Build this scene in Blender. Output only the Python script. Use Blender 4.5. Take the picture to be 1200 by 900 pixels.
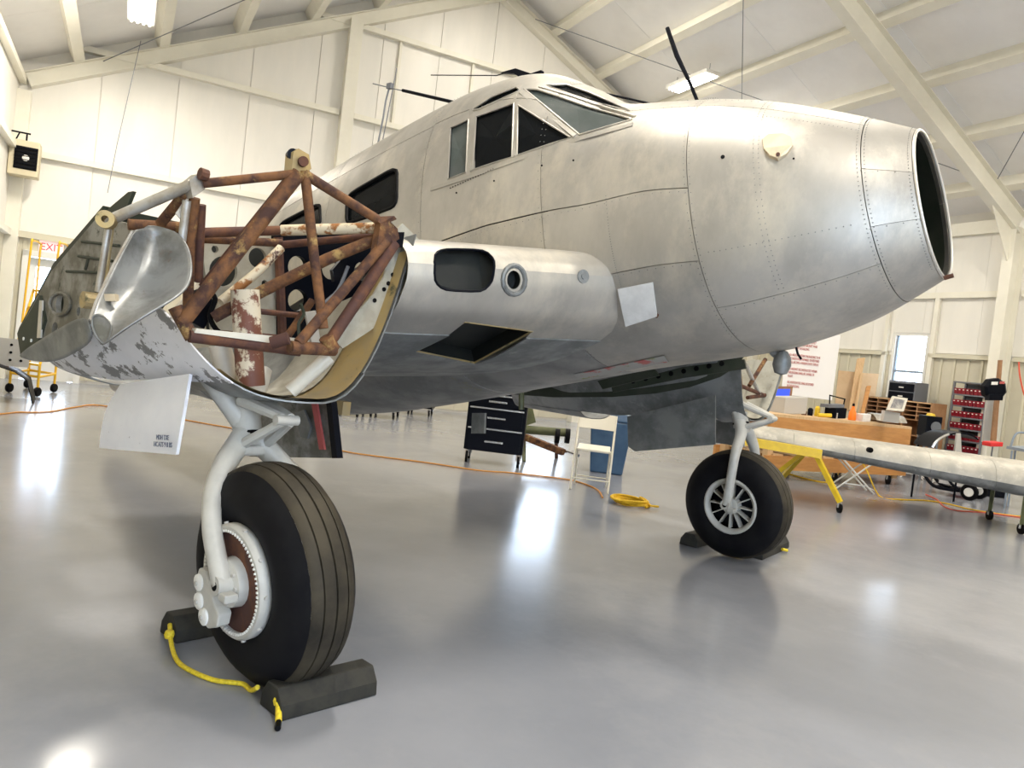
import bpy, bmesh, math, random
from mathutils import Vector, Matrix
from mathutils.bvhtree import BVHTree
random.seed(7)
for o in list(bpy.data.objects): bpy.data.objects.remove(o)
SC = bpy.context.scene
COL = SC.collection
V = Vector

# ---------------------------------------------------------------- camera, sky, exposure
FPX = 900.0
PITCH, ROLL = math.radians(-1.8), math.radians(6.6)
CAM = V((2.42, -3.62, 1.28))
UP = V((0, 0, 1))
FH = V((-.66, .751, 0)).normalized()
RH = V((FH.y, -FH.x, 0))
FW = FH*math.cos(PITCH) + UP*math.sin(PITCH)
U0 = UP*math.cos(PITCH) - FH*math.sin(PITCH)
CR = RH*math.cos(ROLL) + U0*math.sin(ROLL)
CU = U0*math.cos(ROLL) - RH*math.sin(ROLL)
cd = bpy.data.cameras.new('camera')
cam = bpy.data.objects.new('camera', cd); COL.objects.link(cam)
cam.matrix_world = Matrix(((CR.x, CU.x, -FW.x, CAM.x), (CR.y, CU.y, -FW.y, CAM.y), (CR.z, CU.z, -FW.z, CAM.z), (0, 0, 0, 1)))
cd.sensor_width = 36; cd.lens = 36*FPX/1200; cd.clip_end = 200
SC.camera = cam

w = bpy.data.worlds.new('sky'); SC.world = w; w.use_nodes = True
wn = w.node_tree.nodes; bg = wn['Background']
bg.inputs[0].default_value = (.66, .80, 1.0, 1); bg.inputs[1].default_value = 8.0
SC.view_settings.view_transform = 'Standard'; SC.view_settings.look = 'None'
SC.view_settings.exposure = 0.0; SC.view_settings.gamma = 1.0
LAMP = 180.0

# ---------------------------------------------------------------- measuring helpers (photo pixel -> point in the place)
def ray(x, y): return CR*((x-600)/FPX) - CU*((y-450)/FPX) + FW
def onp(x, y, n, d):
    r = ray(x, y); n = V(n); return CAM + r*((d - n.dot(CAM))/n.dot(r))
def onX(x, y, X): return onp(x, y, (1, 0, 0), X)
def onY(x, y, Y): return onp(x, y, (0, 1, 0), Y)
def onZ(x, y, Z=0.0): return onp(x, y, (0, 0, 1), Z)
def atd(x, y, d): return CAM + ray(x, y)*d
# building frame: a along the gable wall, b from the gable towards the hangar door
BG = V((.368, .9298, 0)); BL = V((.9298, -.368, 0)); BO = V((-12.563, .273, 0)); BW = 16.8; BLEN = 20.5
EAVE, RIDGE = 5.05, 9.15
def bw(a, b, z=0.0): return BO + BG*a + BL*b + UP*z
def onB(x, y, b): return onp(x, y, BL, BL.dot(BO)+b)
def onA(x, y, a): return onp(x, y, BG, BG.dot(BO)+a)

# ---------------------------------------------------------------- materials
MATS = {}
def mat(name, c1, c2=None, scale=4.0, lo=.4, hi=.6, rough=.5, rough2=None, metal=0.0, bump=0.0, coat=0.0, c3=None, s3=9.0, t3=(.55, .62),
        emit=None, es=0.0, stretch=None, vary=0.0, detail=6.0, trans=0.0, spec=None, wave=None):
    if name in MATS: return MATS[name]
    m = bpy.data.materials.new(name); m.use_nodes = True; MATS[name] = m
    nt = m.node_tree; n = nt.nodes; L = nt.links; p = n['Principled BSDF']
    def setc(s, c): s.default_value = (c[0], c[1], c[2], 1)
    setc(p.inputs['Base Color'], c1); p.inputs['Roughness'].default_value = rough; p.inputs['Metallic'].default_value = metal
    if spec is not None: p.inputs['Specular IOR Level'].default_value = spec
    if coat: p.inputs['Coat Weight'].default_value = coat; p.inputs['Coat Roughness'].default_value = .12
    if trans: p.inputs['Transmission Weight'].default_value = trans
    if emit: setc(p.inputs['Emission Color'], emit); p.inputs['Emission Strength'].default_value = es
    cur = None
    if c2 or rough2 is not None or bump:
        tc = n.new('ShaderNodeTexCoord'); mp = n.new('ShaderNodeMapping'); L.new(tc.outputs['Object'], mp.inputs[0])
        if stretch: mp.inputs['Scale'].default_value = stretch
        nz = n.new('ShaderNodeTexNoise'); nz.inputs['Scale'].default_value = scale; nz.inputs['Detail'].default_value = detail; nz.inputs['Roughness'].default_value = .62
        L.new(mp.outputs[0], nz.inputs['Vector'])
        mr = n.new('ShaderNodeMapRange'); mr.inputs[1].default_value = lo; mr.inputs[2].default_value = hi; L.new(nz.outputs[0], mr.inputs[0])
        if c2:
            mx = n.new('ShaderNodeMix'); mx.data_type = 'RGBA'; L.new(mr.outputs[0], mx.inputs[0]); setc(mx.inputs[6], c1); setc(mx.inputs[7], c2); cur = mx.outputs[2]
        if c3:
            n3 = n.new('ShaderNodeTexNoise'); n3.inputs['Scale'].default_value = s3; n3.inputs['Detail'].default_value = 8; n3.inputs['Roughness'].default_value = .7
            L.new(mp.outputs[0], n3.inputs['Vector'])
            m3 = n.new('ShaderNodeMapRange'); m3.inputs[1].default_value = t3[0]; m3.inputs[2].default_value = t3[1]; L.new(n3.outputs[0], m3.inputs[0])
            x3 = n.new('ShaderNodeMix'); x3.data_type = 'RGBA'; L.new(m3.outputs[0], x3.inputs[0])
            if cur: L.new(cur, x3.inputs[6])
            else: setc(x3.inputs[6], c1)
            setc(x3.inputs[7], c3); cur = x3.outputs[2]
        if rough2 is not None:
            r2 = n.new('ShaderNodeMapRange'); r2.inputs[1].default_value = lo-.1; r2.inputs[2].default_value = hi+.1; r2.inputs[3].default_value = rough; r2.inputs[4].default_value = rough2
            L.new(nz.outputs[0], r2.inputs[0]); L.new(r2.outputs[0], p.inputs['Roughness'])
        if bump:
            b = n.new('ShaderNodeBump'); b.inputs['Strength'].default_value = bump; b.inputs['Distance'].default_value = .01; L.new(nz.outputs[0], b.inputs['Height']); L.new(b.outputs[0], p.inputs['Normal'])
    if vary:
        oi = n.new('ShaderNodeObjectInfo'); hv = n.new('ShaderNodeHueSaturation'); vr = n.new('ShaderNodeMapRange')
        vr.inputs[3].default_value = 1-vary; vr.inputs[4].default_value = 1+vary
        L.new(oi.outputs['Random'], vr.inputs[0]); L.new(vr.outputs[0], hv.inputs['Value'])
        if cur: L.new(cur, hv.inputs['Color'])
        else: setc(hv.inputs['Color'], c1)
        cur = hv.outputs[0]
    if cur: L.new(cur, p.inputs['Base Color'])
    return m
ALU = mat('worn aluminium', (.50, .48, .44), (.385, .365, .33), 2.6, .38, .64, .40, .56, .72, bump=.05, c3=(.62, .58, .50), s3=3.4, t3=(.48, .70), vary=.05, stretch=(1, 1, .55))
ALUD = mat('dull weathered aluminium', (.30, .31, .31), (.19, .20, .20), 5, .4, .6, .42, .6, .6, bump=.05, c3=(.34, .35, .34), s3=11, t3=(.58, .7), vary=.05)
BELLY = mat('scuffed and shaded belly metal', (.40, .39, .375), (.28, .28, .27), 4, .4, .6, .45, .6, .68, bump=.05, c3=(.34, .33, .22), s3=6, t3=(.60, .68), vary=.05)  # greenish scuffs are primer; the darker base holds underside shade
WINGM = mat('chalky wing metal', (.54, .51, .44), (.42, .40, .35), 4, .4, .6, .5, .65, .35, bump=.04, c3=(.60, .57, .50), s3=7, t3=(.55, .65))
REDPRIM = mat('red and green primer scrapes', (.36, .36, .34), (.42, .10, .09), 7, .52, .56, .6, c3=(.22, .26, .10), s3=6, t3=(.58, .62))
ALUB = mat('bright trim aluminium', (.78, .75, .68), (.62, .6, .55), 7, .35, .65, .35, .45, .7)
PATCH = mat('clean patch sheet', (.82, .82, .81), (.72, .72, .71), 12, .4, .6, .45, .55, .15)
GOLD = mat('tarnished cover', (.72, .60, .42), (.60, .5, .38), 14, .4, .6, .4, .5, .5)
DARKIN = mat('interior shade', (.012, .014, .013), (.02, .022, .018), 6, rough=.7)  # near-black colour stands in for shade inside hull, wing and nacelle
GLASS = mat('cabin shade glass', (.006, .007, .008), rough=.15, spec=.06)  # pane colour stands in for the unlit cabin behind it
GGLASS = mat('hazy grey glass', (.07, .085, .08), (.11, .12, .115), 5, .3, .7, .6, .75, spec=.08)
RUBBER = mat('tyre rubber', (.004, .004, .006), (.009, .009, .010), 9, .4, .65, .55, .7, bump=.03, spec=.14)
TREAD = mat('worn tread rubber', (.060, .050, .034), (.020, .018, .015), 3, .38, .62, .55, .7, bump=.04, spec=.15)
BLK = mat('black rubber trim', (.004, .004, .005), rough=.55, spec=.1)
BLKM = mat('black painted metal', (.003, .004, .008), rough=.4, spec=.10)
CREAM = mat('cream paint', (.66, .62, .52), (.58, .54, .45), 9, .4, .7, .42, .5, c3=(.3, .26, .2), s3=22, t3=(.68, .75))
GEARP = mat('off white gear paint', (.54, .525, .475), (.44, .43, .39), 8, .4, .7, .4, .5, c3=(.25, .24, .22), s3=26, t3=(.7, .76))
DOORW = mat('chipped white paint', (.90, .91, .95), (.84, .85, .90), 6, .4, .7, .45, .5, c3=(.18, .17, .17), s3=26, t3=(.67, .69))
SKINW = mat('flaking white paint on alloy', (.84, .85, .90), (.76, .78, .83), 6, .4, .7, .45, .5, c3=(.22, .22, .23), s3=7, t3=(.545, .565), stretch=(1, 1, 1.6))
RUST = mat('rusted tube', (.20, .085, .028), (.060, .026, .018), 14, .4, .6, .75, .9, bump=.12, c3=(.40, .26, .09), s3=10, t3=(.58, .68))
RUSTD = mat('dark rusted steel', (.075, .030, .022), (.16, .065, .03), 13, .45, .65, .75, .9, bump=.1)
RUSTW = mat('rust through white paint', (.70, .60, .42), (.30, .12, .03), 11, .47, .53, .6, .8, bump=.1, c3=(.10, .04, .03), s3=9, t3=(.58, .62))
RUSTC = mat('cream paint with rust', (.68, .60, .45), (.62, .54, .4), 6, .4, .6, .5, .7, c3=(.17, .06, .035), s3=4.0, t3=(.48, .51))
SILVT = mat('bare silver tube', (.58, .58, .56), (.42, .38, .32), 9, .4, .6, .35, .5, .7)
BRASSY = mat('oil stained alloy', (.42, .34, .20), (.52, .38, .16), 4, .4, .6, .40, .55, .5, c3=(.16, .15, .08), s3=7, t3=(.58, .66))
SCOOP = mat('smooth grey pressed alloy', (.34, .35, .35), (.15, .15, .14), 5.5, .42, .66, .36, .48, .65, c3=(.20, .14, .11), s3=7, t3=(.62, .72))
PRIMER = mat('dark green primer', (.030, .040, .024), (.05, .055, .04), 7, .4, .6, .6, .75)
RIBP = mat('grimy wing rib', (.30, .29, .26), (.15, .14, .11), 8, .42, .58, .6, .7, bump=.06, c3=(.045, .05, .035), s3=9, t3=(.6, .65))
CREAMP = mat('cream primer web', (.48, .46, .38), (.36, .33, .26), 6, .4, .6, .5, .65, c3=(.16, .14, .09), s3=11, t3=(.62, .70))
ORANGER = mat('orange rope', (.85, .55, .02), (.72, .42, .01), 40, rough=.7)
YROPE = mat('yellow poly rope', (.85, .66, .03), (.65, .48, .02), 90, .4, .6, .6)
ORCORD = mat('orange extension cord', (.62, .27, .05), rough=.5)
REDCORD = mat('red cord', (.75, .10, .05), rough=.5)
CHOCK = mat('dark rubber chock', (.010, .010, .008), (.030, .028, .021), 12, .4, .6, .7, .85, bump=.08)
FLOORM = mat('sealed concrete', (.295, .305, .335), (.235, .247, .28), .8, .35, .7, .13, .25, 0, c3=(.345, .35, .37), s3=.45, t3=(.48, .72), detail=9)
WALLW = mat('white insulation sheet', (.86, .83, .76), (.80, .78, .72), 1.2, .4, .6, .35, .5, bump=.12, stretch=(1, 1, .25), vary=.02)
CEILW = mat('white roof sheet', (.90, .89, .88), (.85, .84, .83), 1.0, .4, .6, .4, .5, bump=.1, vary=.03)
STEEL = mat('cream steel section', (.84, .81, .70), (.80, .77, .66), 2, rough=.45)
WAINS = mat('beige ribbed cladding', (.62, .58, .45), (.58, .54, .42), 2, rough=.45, vary=.04)
TAN = mat('beige trim', (.66, .62, .48), rough=.45)
WHITEP = mat('white enamel', (.82, .81, .76), rough=.4)
CHAIRW = mat('ivory enamel', (.80, .76, .64), rough=.4)
YEL = mat('yellow enamel', (.80, .56, .02), (.7, .47, .02), 9, rough=.4)
LADY = mat('orange yellow enamel', (.85, .50, .02), rough=.4)
WOODO = mat('orange stained timber', (.62, .30, .09), (.50, .22, .06), 3, .35, .65, .5, stretch=(1, 1, 6), bump=.04)
WOODL = mat('pale pine', (.68, .46, .25), (.58, .38, .19), 4, .35, .65, .55, stretch=(8, 8, .6))
PLY = mat('plywood', (.66, .47, .28), (.60, .41, .23), 3, .4, .6, .55, vary=.08)
WOODB = mat('brown shelf wood', (.36, .19, .09), (.28, .14, .06), 6, rough=.5)
BLUEB = mat('blue bin plastic', (.035, .085, .17), (.05, .11, .2), 5, rough=.4)
GREEND = mat('olive drab paint', (.13, .14, .055), (.09, .10, .04), 7, rough=.5)
CHROME = mat('chrome', (.75, .75, .76), rough=.2, metal=1.0)
GREYST = mat('grey shelving steel', (.16, .17, .19), rough=.45)
REDBIN = mat('red bin plastic', (.26, .012, .025), rough=.4, vary=.25)
REDP = mat('bright red plastic', (.75, .03, .03), rough=.4)
ORBOT = mat('orange plastic', (.95, .22, .01), rough=.4)
SIGNW = mat('white sign board', (.86, .84, .82), rough=.4)
REDINK = mat('red lettering', (.50, .10, .09), rough=.6)
DARKINK = mat('dark stencil', (.16, .18, .25), rough=.6)
EXITR = mat('red exit letters', (.85, .05, .08), rough=.5, emit=(1, .05, .08), es=.6)
EXITW = mat('exit sign face', (.9, .75, .72), rough=.5, emit=(1, .8, .78), es=.35)
HEATER = mat('tan heater case', (.62, .55, .38), rough=.45)
GREYW = mat('pale grey board', (.50, .48, .44), rough=.6)
LAMPM = mat('lamp tubes', (1, 1, 1), emit=(1, .90, .78), es=14.0)
BLUSC = mat('lit blue screen', (.02, .04, .5), emit=(.05, .12, .9), es=.8)
PAPER = mat('framed print', (.45, .42, .37), (.16, .16, .17), 9, .35, .6, .5)
PANE = mat('window glass', (1, 1, 1), rough=.0, trans=1.0)
MATS['window glass'].node_tree.nodes['Principled BSDF'].inputs['IOR'].default_value = 1.05
APRON = mat('outdoor apron', (.40, .40, .38), (.35, .35, .33), .6, rough=.8)
STEELB = mat('grey blue tube', (.25, .30, .36), rough=.4)

# ---------------------------------------------------------------- mesh helpers
def frange(a, b, n): return [a+(b-a)*i/n for i in range(n+1)]
class MB:
    def __init__(s): s.v = []; s.f = []
    def add(s, vs, fs):
        b = len(s.v); s.v += [V(p) for p in vs]; s.f += [tuple(i+b for i in f) for f in fs]; return s
    def box(s, c, u, v_, w_):            # centre and three full edge vectors
        c, u, v_, w_ = V(c), V(u)/2, V(v_)/2, V(w_)/2
        p = [c-u-v_-w_, c+u-v_-w_, c+u+v_-w_, c-u+v_-w_, c-u-v_+w_, c+u-v_+w_, c+u+v_+w_, c-u+v_+w_]
        return s.add(p, [(0, 3, 2, 1), (4, 5, 6, 7), (0, 1, 5, 4), (1, 2, 6, 5), (2, 3, 7, 6), (3, 0, 4, 7)])
    def prism(s, pts, ext):
        pts = [V(p) for p in pts]; e = V(ext); k = len(pts)
        return s.add(pts+[p+e for p in pts], [tuple(range(k-1, -1, -1)), tuple(range(k, 2*k))]+[(i, (i+1) % k, k+(i+1) % k, k+i) for i in range(k)])
    def tube(s, pts, r, seg=12, closed=False):
        pts = [V(p) for p in pts]; k = len(pts)
        rs = r if isinstance(r, (list, tuple)) else [r]*k
        ref = None; rings = []
        for i, p in enumerate(pts):
            if closed: t = pts[(i+1) % k]-pts[i-1]
            else: t = pts[min(i+1, k-1)]-pts[max(i-1, 0)]
            t.normalize()
            if ref is None: ref = t.orthogonal().normalized()
            ref = (ref - t*ref.dot(t)).normalized(); b = t.cross(ref)
            rings.append([p+(ref*math.cos(2*math.pi*j/seg)+b*math.sin(2*math.pi*j/seg))*rs[i] for j in range(seg)])
        f = []
        for i in range(k if closed else k-1):
            for j in range(seg): a, b2 = i*seg, ((i+1) % k)*seg; f.append((a+j, a+(j+1) % seg, b2+(j+1) % seg, b2+j))
        if not closed: f += [tuple(range(seg-1, -1, -1)), tuple(range((k-1)*seg, k*seg))]
        return s.add([q for r_ in rings for q in r_], f)
    def lathe(s, prof, c, axis, seg=32, ang=2*math.pi, ref=None):    # prof: (radius, offset along axis)
        c, ax = V(c), V(axis).normalized(); e1 = (V(ref) if ref else ax.orthogonal()); e1 = (e1-ax*e1.dot(ax)).normalized(); e2 = ax.cross(e1)
        full = abs(ang-2*math.pi) < 1e-6; m = seg if full else seg+1; vs = []
        for j in range(m):
            a = ang*j/seg; d = e1*math.cos(a)+e2*math.sin(a)
            vs += [c+d*r+ax*h for r, h in prof]
        k = len(prof); f = []
        for j in range(seg):
            a, b = j*k, ((j+1) % m)*k
            f += [(a+i, b+i, b+i+1, a+i+1) for i in range(k-1)]
        return s.add(vs, f)
    def disc(s, c, axis, r, th, seg=24): return s.lathe([(0, 0), (r, 0), (r, th), (0, th)], c, axis, seg)
    def grid(s, rows):
        n, m = len(rows), len(rows[0])
        return s.add([p for r in rows for p in r], [(i*m+j, i*m+j+1, (i+1)*m+j+1, (i+1)*m+j) for i in range(n-1) for j in range(m-1)])
ORG = {}
def link(name, me, m, parent=None, base=None):
    o = bpy.data.objects.new(name, me); COL.objects.link(o)
    if m is not None:
        me.materials.clear(); me.materials.append(m)
    if parent is not None:
        o.parent = parent; ORG[o.name] = ORG[parent.name]
    else:
        b = V(base) if base is not None else V((0, 0, 0)); o.location = b; ORG[o.name] = b
    return o
def build(mb, name, m, parent=None, base=None, smooth=False, solid=0, sub=0, bevel=0, merge=True, off=-1):
    if parent is not None: o0 = ORG[parent.name]
    elif base is not None: o0 = V(base)
    else:
        xs = [min(p[i] for p in mb.v) for i in range(3)]; X = [max(p[i] for p in mb.v) for i in range(3)]
        o0 = V(((xs[0]+X[0])/2, (xs[1]+X[1])/2, xs[2])); base = o0
    me = bpy.data.meshes.new(name); me.from_pydata([p-o0 for p in mb.v], [], mb.f)
    bm = bmesh.new(); bm.from_mesh(me)
    if merge: bmesh.ops.remove_doubles(bm, verts=bm.verts, dist=1e-5)
    bmesh.ops.recalc_face_normals(bm, faces=bm.faces)
    if solid and not sub:
        if off > 0: bmesh.ops.reverse_faces(bm, faces=bm.faces)
        bmesh.ops.solidify(bm, geom=bm.faces[:], thickness=solid); bmesh.ops.recalc_face_normals(bm, faces=bm.faces)
    bm.to_mesh(me); bm.free()
    if smooth:
        me.polygons.foreach_set('use_smooth', [True]*len(me.polygons))
        me.set_sharp_from_angle(angle=math.radians(42))
    o = link(name, me, m, parent, base)
    if sub: md = o.modifiers.new('sub', 'SUBSURF'); md.levels = sub; md.render_levels = sub
    if solid and sub: md = o.modifiers.new('solid', 'SOLIDIFY'); md.thickness = solid; md.offset = off
    if bevel: md = o.modifiers.new('bevel', 'BEVEL'); md.width = bevel; md.segments = 2; md.limit_method = 'ANGLE'
    return o
def thing(name, label, cat, base, group=None):
    o = bpy.data.objects.new(name, None); COL.objects.link(o); o.location = base; ORG[o.name] = V(base); o.empty_display_size = .1
    return tag(o, label, cat, group)
def tag(o, label=None, cat=None, group=None, kind=None):
    for k, v_ in (('label', label), ('category', cat), ('group', group), ('kind', kind)):
        if v_: o[k] = v_
    return o
def part(name, parent):
    o = bpy.data.objects.new(name, None); COL.objects.link(o); o.parent = parent; ORG[o.name] = ORG[parent.name]; o.empty_display_size = .1; return o
def struct(o): o['kind'] = 'structure'; return o
def dup(root, delta, rz=0):
    def cp(o, par):
        c = o.copy(); COL.objects.link(c)
        if par is not None: c.parent = par
        for ch in [x for x in bpy.data.objects if x.parent == o]: cp(ch, c)
        return c
    r = cp(root, None); r.location = root.location+V(delta); r.rotation_euler[2] += rz; ORG[r.name] = V(r.location); return r
def text(name, s, size, origin, right, up, m, parent, ext=.002, align='LEFT', sx=1.0):
    cu = bpy.data.curves.new(name, 'FONT'); cu.body = s; cu.size = size; cu.extrude = ext; cu.align_x = align; cu.resolution_u = 2
    t = bpy.data.objects.new(name, cu); COL.objects.link(t)
    dg = bpy.context.evaluated_depsgraph_get(); me = bpy.data.meshes.new_from_object(t.evaluated_get(dg)); bpy.data.objects.remove(t); bpy.data.curves.remove(cu)
    r, u = V(right).normalized(), V(up).normalized(); nn = r.cross(u); o0 = ORG[parent.name]
    for vv in me.vertices: c = vv.co; vv.co = V(origin)-o0+r*c.x*sx+u*c.y+nn*c.z
    return link(name, me, m, parent)
def smoothpath(pts, n=6):
    pts = [V(p) for p in pts]; out = []
    for i in range(len(pts)-1):
        p0, p1, p2, p3 = pts[max(i-1, 0)], pts[i], pts[i+1], pts[min(i+2, len(pts)-1)]
        for k in range(n):
            t = k/n; out.append(.5*((2*p1)+(p2-p0)*t+(2*p0-5*p1+4*p2-p3)*t*t+(3*p1-p0-3*p2+p3)*t**3))
    return out+[pts[-1]]
def cut(o, cutters):
    """real openings: subtract prisms from a part and keep only the result"""
    objs = []
    for c in cutters:
        me = bpy.data.meshes.new('c'); me.from_pydata([p for p in c.v], [], c.f); bm = bmesh.new(); bm.from_mesh(me)
        bmesh.ops.recalc_face_normals(bm, faces=bm.faces); bm.to_mesh(me); bm.free()
        q = bpy.data.objects.new('c', me); COL.objects.link(q); objs.append(q)
        md = o.modifiers.new('b', 'BOOLEAN'); md.operation = 'DIFFERENCE'; md.object = q; md.solver = 'EXACT'
    bpy.context.view_layer.update()
    dg = bpy.context.evaluated_depsgraph_get(); me = bpy.data.meshes.new_from_object(o.evaluated_get(dg))
    o.modifiers.clear(); o.data = me
    for q in objs: mq = q.data; bpy.data.objects.remove(q); bpy.data.meshes.remove(mq)
def interp(tab, s):
    """monotone cubic through table rows (s, v1, v2 ...), s descending or ascending"""
    t = sorted(tab); n = len(t)
    if s <= t[0][0]: return list(t[0][1:])
    if s >= t[-1][0]: return list(t[-1][1:])
    i = max(k for k in range(n-1) if t[k][0] <= s); h = t[i+1][0]-t[i][0]; x = (s-t[i][0])/h; out = []
    for c in range(1, len(t[0])):
        def sl(k): return (t[k+1][c]-t[k][c])/(t[k+1][0]-t[k][0])
        def tg(k):
            if k == 0: return sl(0)
            if k == n-1: return sl(n-2)
            a, b = sl(k-1), sl(k)
            return 0 if a*b <= 0 else 2*a*b/(a+b)
        m0, m1 = tg(i)*h, tg(i+1)*h; y0, y1 = t[i][c], t[i+1][c]
        out.append((2*x**3-3*x*x+1)*y0+(x**3-2*x*x+x)*m0+(-2*x**3+3*x*x)*y1+(x**3-x*x)*m1)
    return out

# ================================================================ THE HANGAR
def wallface(parent, name, m, P, lo, hi, zlo, zhi, holes, th, nrm, sheet=None):
    """one wall layer of boxes round its openings; P(t, z) gives a point, holes are (t0, t1, z0, z1)"""
    ts = sorted(set([lo, hi]+[t for h in holes for t in h[:2] if lo < t < hi]))
    if sheet:
        k = lo+sheet
        while k < hi-.2: ts.append(k); k += sheet
        ts = sorted(set(ts))
    first = None
    for a, b in zip(ts, ts[1:]):
        cuts = sorted((h[2], h[3]) for h in holes if h[0] < (a+b)/2 < h[1]); z = zlo
        for z0, z1 in cuts+[(zhi, zhi)]:
            if z0-z > .02:
                mb = MB(); c = (P(a, z)+P(b, min(z0, zhi)))/2+V(nrm)*th/2; g = .004 if sheet else 0
                mb.box(c, (P(b, z)-P(a, z)).normalized()*((P(b, z)-P(a, z)).length-g), V(nrm)*th, UP*(min(z0, zhi)-z)); build(mb, name, m, parent)
            z = max(z, z1)
floor = MB().box(bw(BW/2, BLEN/2, -.1), BG*(BW+.6), BL*(BLEN+.6), UP*.2)
struct(build(floor, 'floor', FLOORM))
MB_ap = MB().box(bw(BW/2, BLEN+20.3, -.12), BG*60, BL*40, UP*.2); struct(build(MB_ap, 'trim_1', APRON))
PG = lambda a, z: bw(a, 0, z)
PS = lambda b, z: bw(BW, b, z)
PL = lambda b, z: bw(0, b, z)
CAP = 2.42
# gable wall at the back
GH = [(.36, 1.24, 0, 2.12), (10.0, 11.55, .95, 3.3)]
wb = struct(thing('wall_back', None, None, bw(BW/2, 0, 0)))
mb = MB(); core_h = EAVE
wallface(wb, 'wall_core', WALLW, PG, -.2, BW+.2, 0, EAVE, GH, -.16, BL)
mb.prism([bw(-.2, -.16, EAVE), bw(BW+.2, -.16, EAVE), bw(BW+.2, -.16, EAVE+.3), bw(BW/2, -.16, RIDGE+.42), bw(-.2, -.16, EAVE+.3)], BL*.16); build(mb, 'gable_core', WALLW, wb)
wallface(wb, 'cladding_panel', WAINS, PG, 0.0, 4.2, .05, CAP, GH, .03, BL, .28)
wallface(wb, 'cladding_panel', WAINS, PG, 4.2, BW, .05, CAP, GH, .03, BL, 2.1)
def rz(a): return EAVE+(RIDGE-EAVE)*(1-abs(a-BW/2)/(BW/2))
for t in frange(0, 4.2, 15)[1:]:
    if not .25 < t < 1.35: build(MB().box(bw(t, .04, CAP/2+.02), BG*.045, BL*.03, UP*(CAP-.1)), 'cladding_rib', TAN, wb)
k = 0.0
while k < BW-.1:                                            # hanging insulation sheets, one prism each
    a0, a1 = k+.006, min(k+1.2, BW)-.006; mid = [(BW/2, rz(BW/2))] if a0 < BW/2 < a1 else []
    hol = [h for h in GH if h[0] < a1 and h[1] > a0 and h[3] > CAP]
    zb = max([CAP+.06]+[h[3]+.05 for h in hol])
    pts = [(a0, zb), (a1, zb), (a1, rz(a1)-.05)]+mid+[(a0, rz(a0)-.05)]
    build(MB().prism([bw(a, 0, z) for a, z in pts], BL*.025), 'insulation_sheet', WALLW, wb); k += 1.2
for z, x0, x1 in ((CAP, 0, BW), (3.78, 0, BW), (5.68, .75, BW-.75), (7.42, 4.7, BW-4.7)):
    segs = [(x0, 5.25), (5.55, 11.25), (11.55, x1)] if z > CAP+.1 else [(x0, x1)]
    for s0, s1 in segs:
        if z == 3.78 and False: continue
        if z > 3 or True:
            build(MB().box(bw((s0+s1)/2, .075, z), BG*(s1-s0), BL*(.13 if z > CAP+.1 else .08), UP*.1), 'girt' if z > CAP+.1 else 'cap_strip', STEEL if z > CAP+.1 else TAN, wb)
for a in (5.4, 11.4): build(MB().box(bw(a, .12, rz(a)/2-.1), BG*.24, BL*.24, UP*(rz(a)-.2)), 'column', STEEL, wb)
for a in (6.35, 7.95, 9.4): build(MB().box(bw(a, .06, 6.55), BG*.05, BL*.06, UP*1.65), 'wall_stud', STEEL, wb)
for a, h in ((.12, EAVE-.3), (BW-.12, EAVE-.3)): build(MB().box(bw(a, .12, h/2), BG*.2, BL*.2, UP*h), 'column', STEEL, wb)
# side wall behind the benches
SH = [(4.12, 4.98, 1.42, 2.82), (8.6, 9.5, 1.42, 2.82)]
wr = struct(thing('wall_right', None, None, bw(BW, BLEN/2, 0)))
wallface(wr, 'wall_core', WALLW, PS, -.2, BLEN, 0, EAVE+.3, SH, .16, BG)
wallface(wr, 'cladding_panel', WAINS, PS, 0, 8.4, .05, 2.34, SH, -.03, BG, .28)
wallface(wr, 'cladding_panel', WAINS, PS, 8.4, BLEN, .05, 2.34, SH, -.03, BG, 2.1)
wallface(wr, 'insulation_sheet', WALLW, PS, 0, BLEN, 2.42, EAVE, SH, -.025, BG, 1.2)
for z in (2.36, 3.6, EAVE-.12):
    for b0, b1 in ((0, 4.06), (5.04, 6.4), (6.75, 8.55), (9.55, 13.0), (13.35, 19.6)) if z == 2.36 else ((0, 6.4), (6.75, 13.0), (13.35, 19.6)):
        build(MB().box(bw(BW-.06, (b0+b1)/2, z), BL*(b1-b0), BG*.1, UP*(.08 if z < 3 else .12 if z < 4 else .26)), 'girt' if z > 3 else 'cap_strip', STEEL if z > 3 else TAN, wr)
for t in frange(0, 8.4, 30)[1:]:
    if not 4.0 < t < 5.1: build(MB().box(bw(BW-.04, t, 1.18), BL*.045, BG*.03, UP*2.26), 'cladding_rib', TAN, wr)
for b in (4.0, 5.1): build(MB().box(bw(BW-.06, b, 2.35), BL*.09, BG*.1, UP*2.4), 'window_jamb', STEEL, wr)
# left wall
wl = struct(thing('wall_left', None, None, bw(0, BLEN/2, 0)))
wallface(wl, 'wall_core', WALLW, PL, 0, BLEN, 0, EAVE+.3, [], -.16, BG)
wallface(wl, 'cladding_panel', WAINS, PL, 0, BLEN, .05, CAP, [], .03, BG, 2.1)
wallface(wl, 'insulation_sheet', WALLW, PL, 0, BLEN, 2.48, EAVE, [], .025, BG, 1.2)
for z in (CAP, 3.78, EAVE-.12): build(MB().box(bw(.08, BLEN/2, z), BL*BLEN, BG*.1, UP*.1), 'girt', STEEL, wl)
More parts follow.
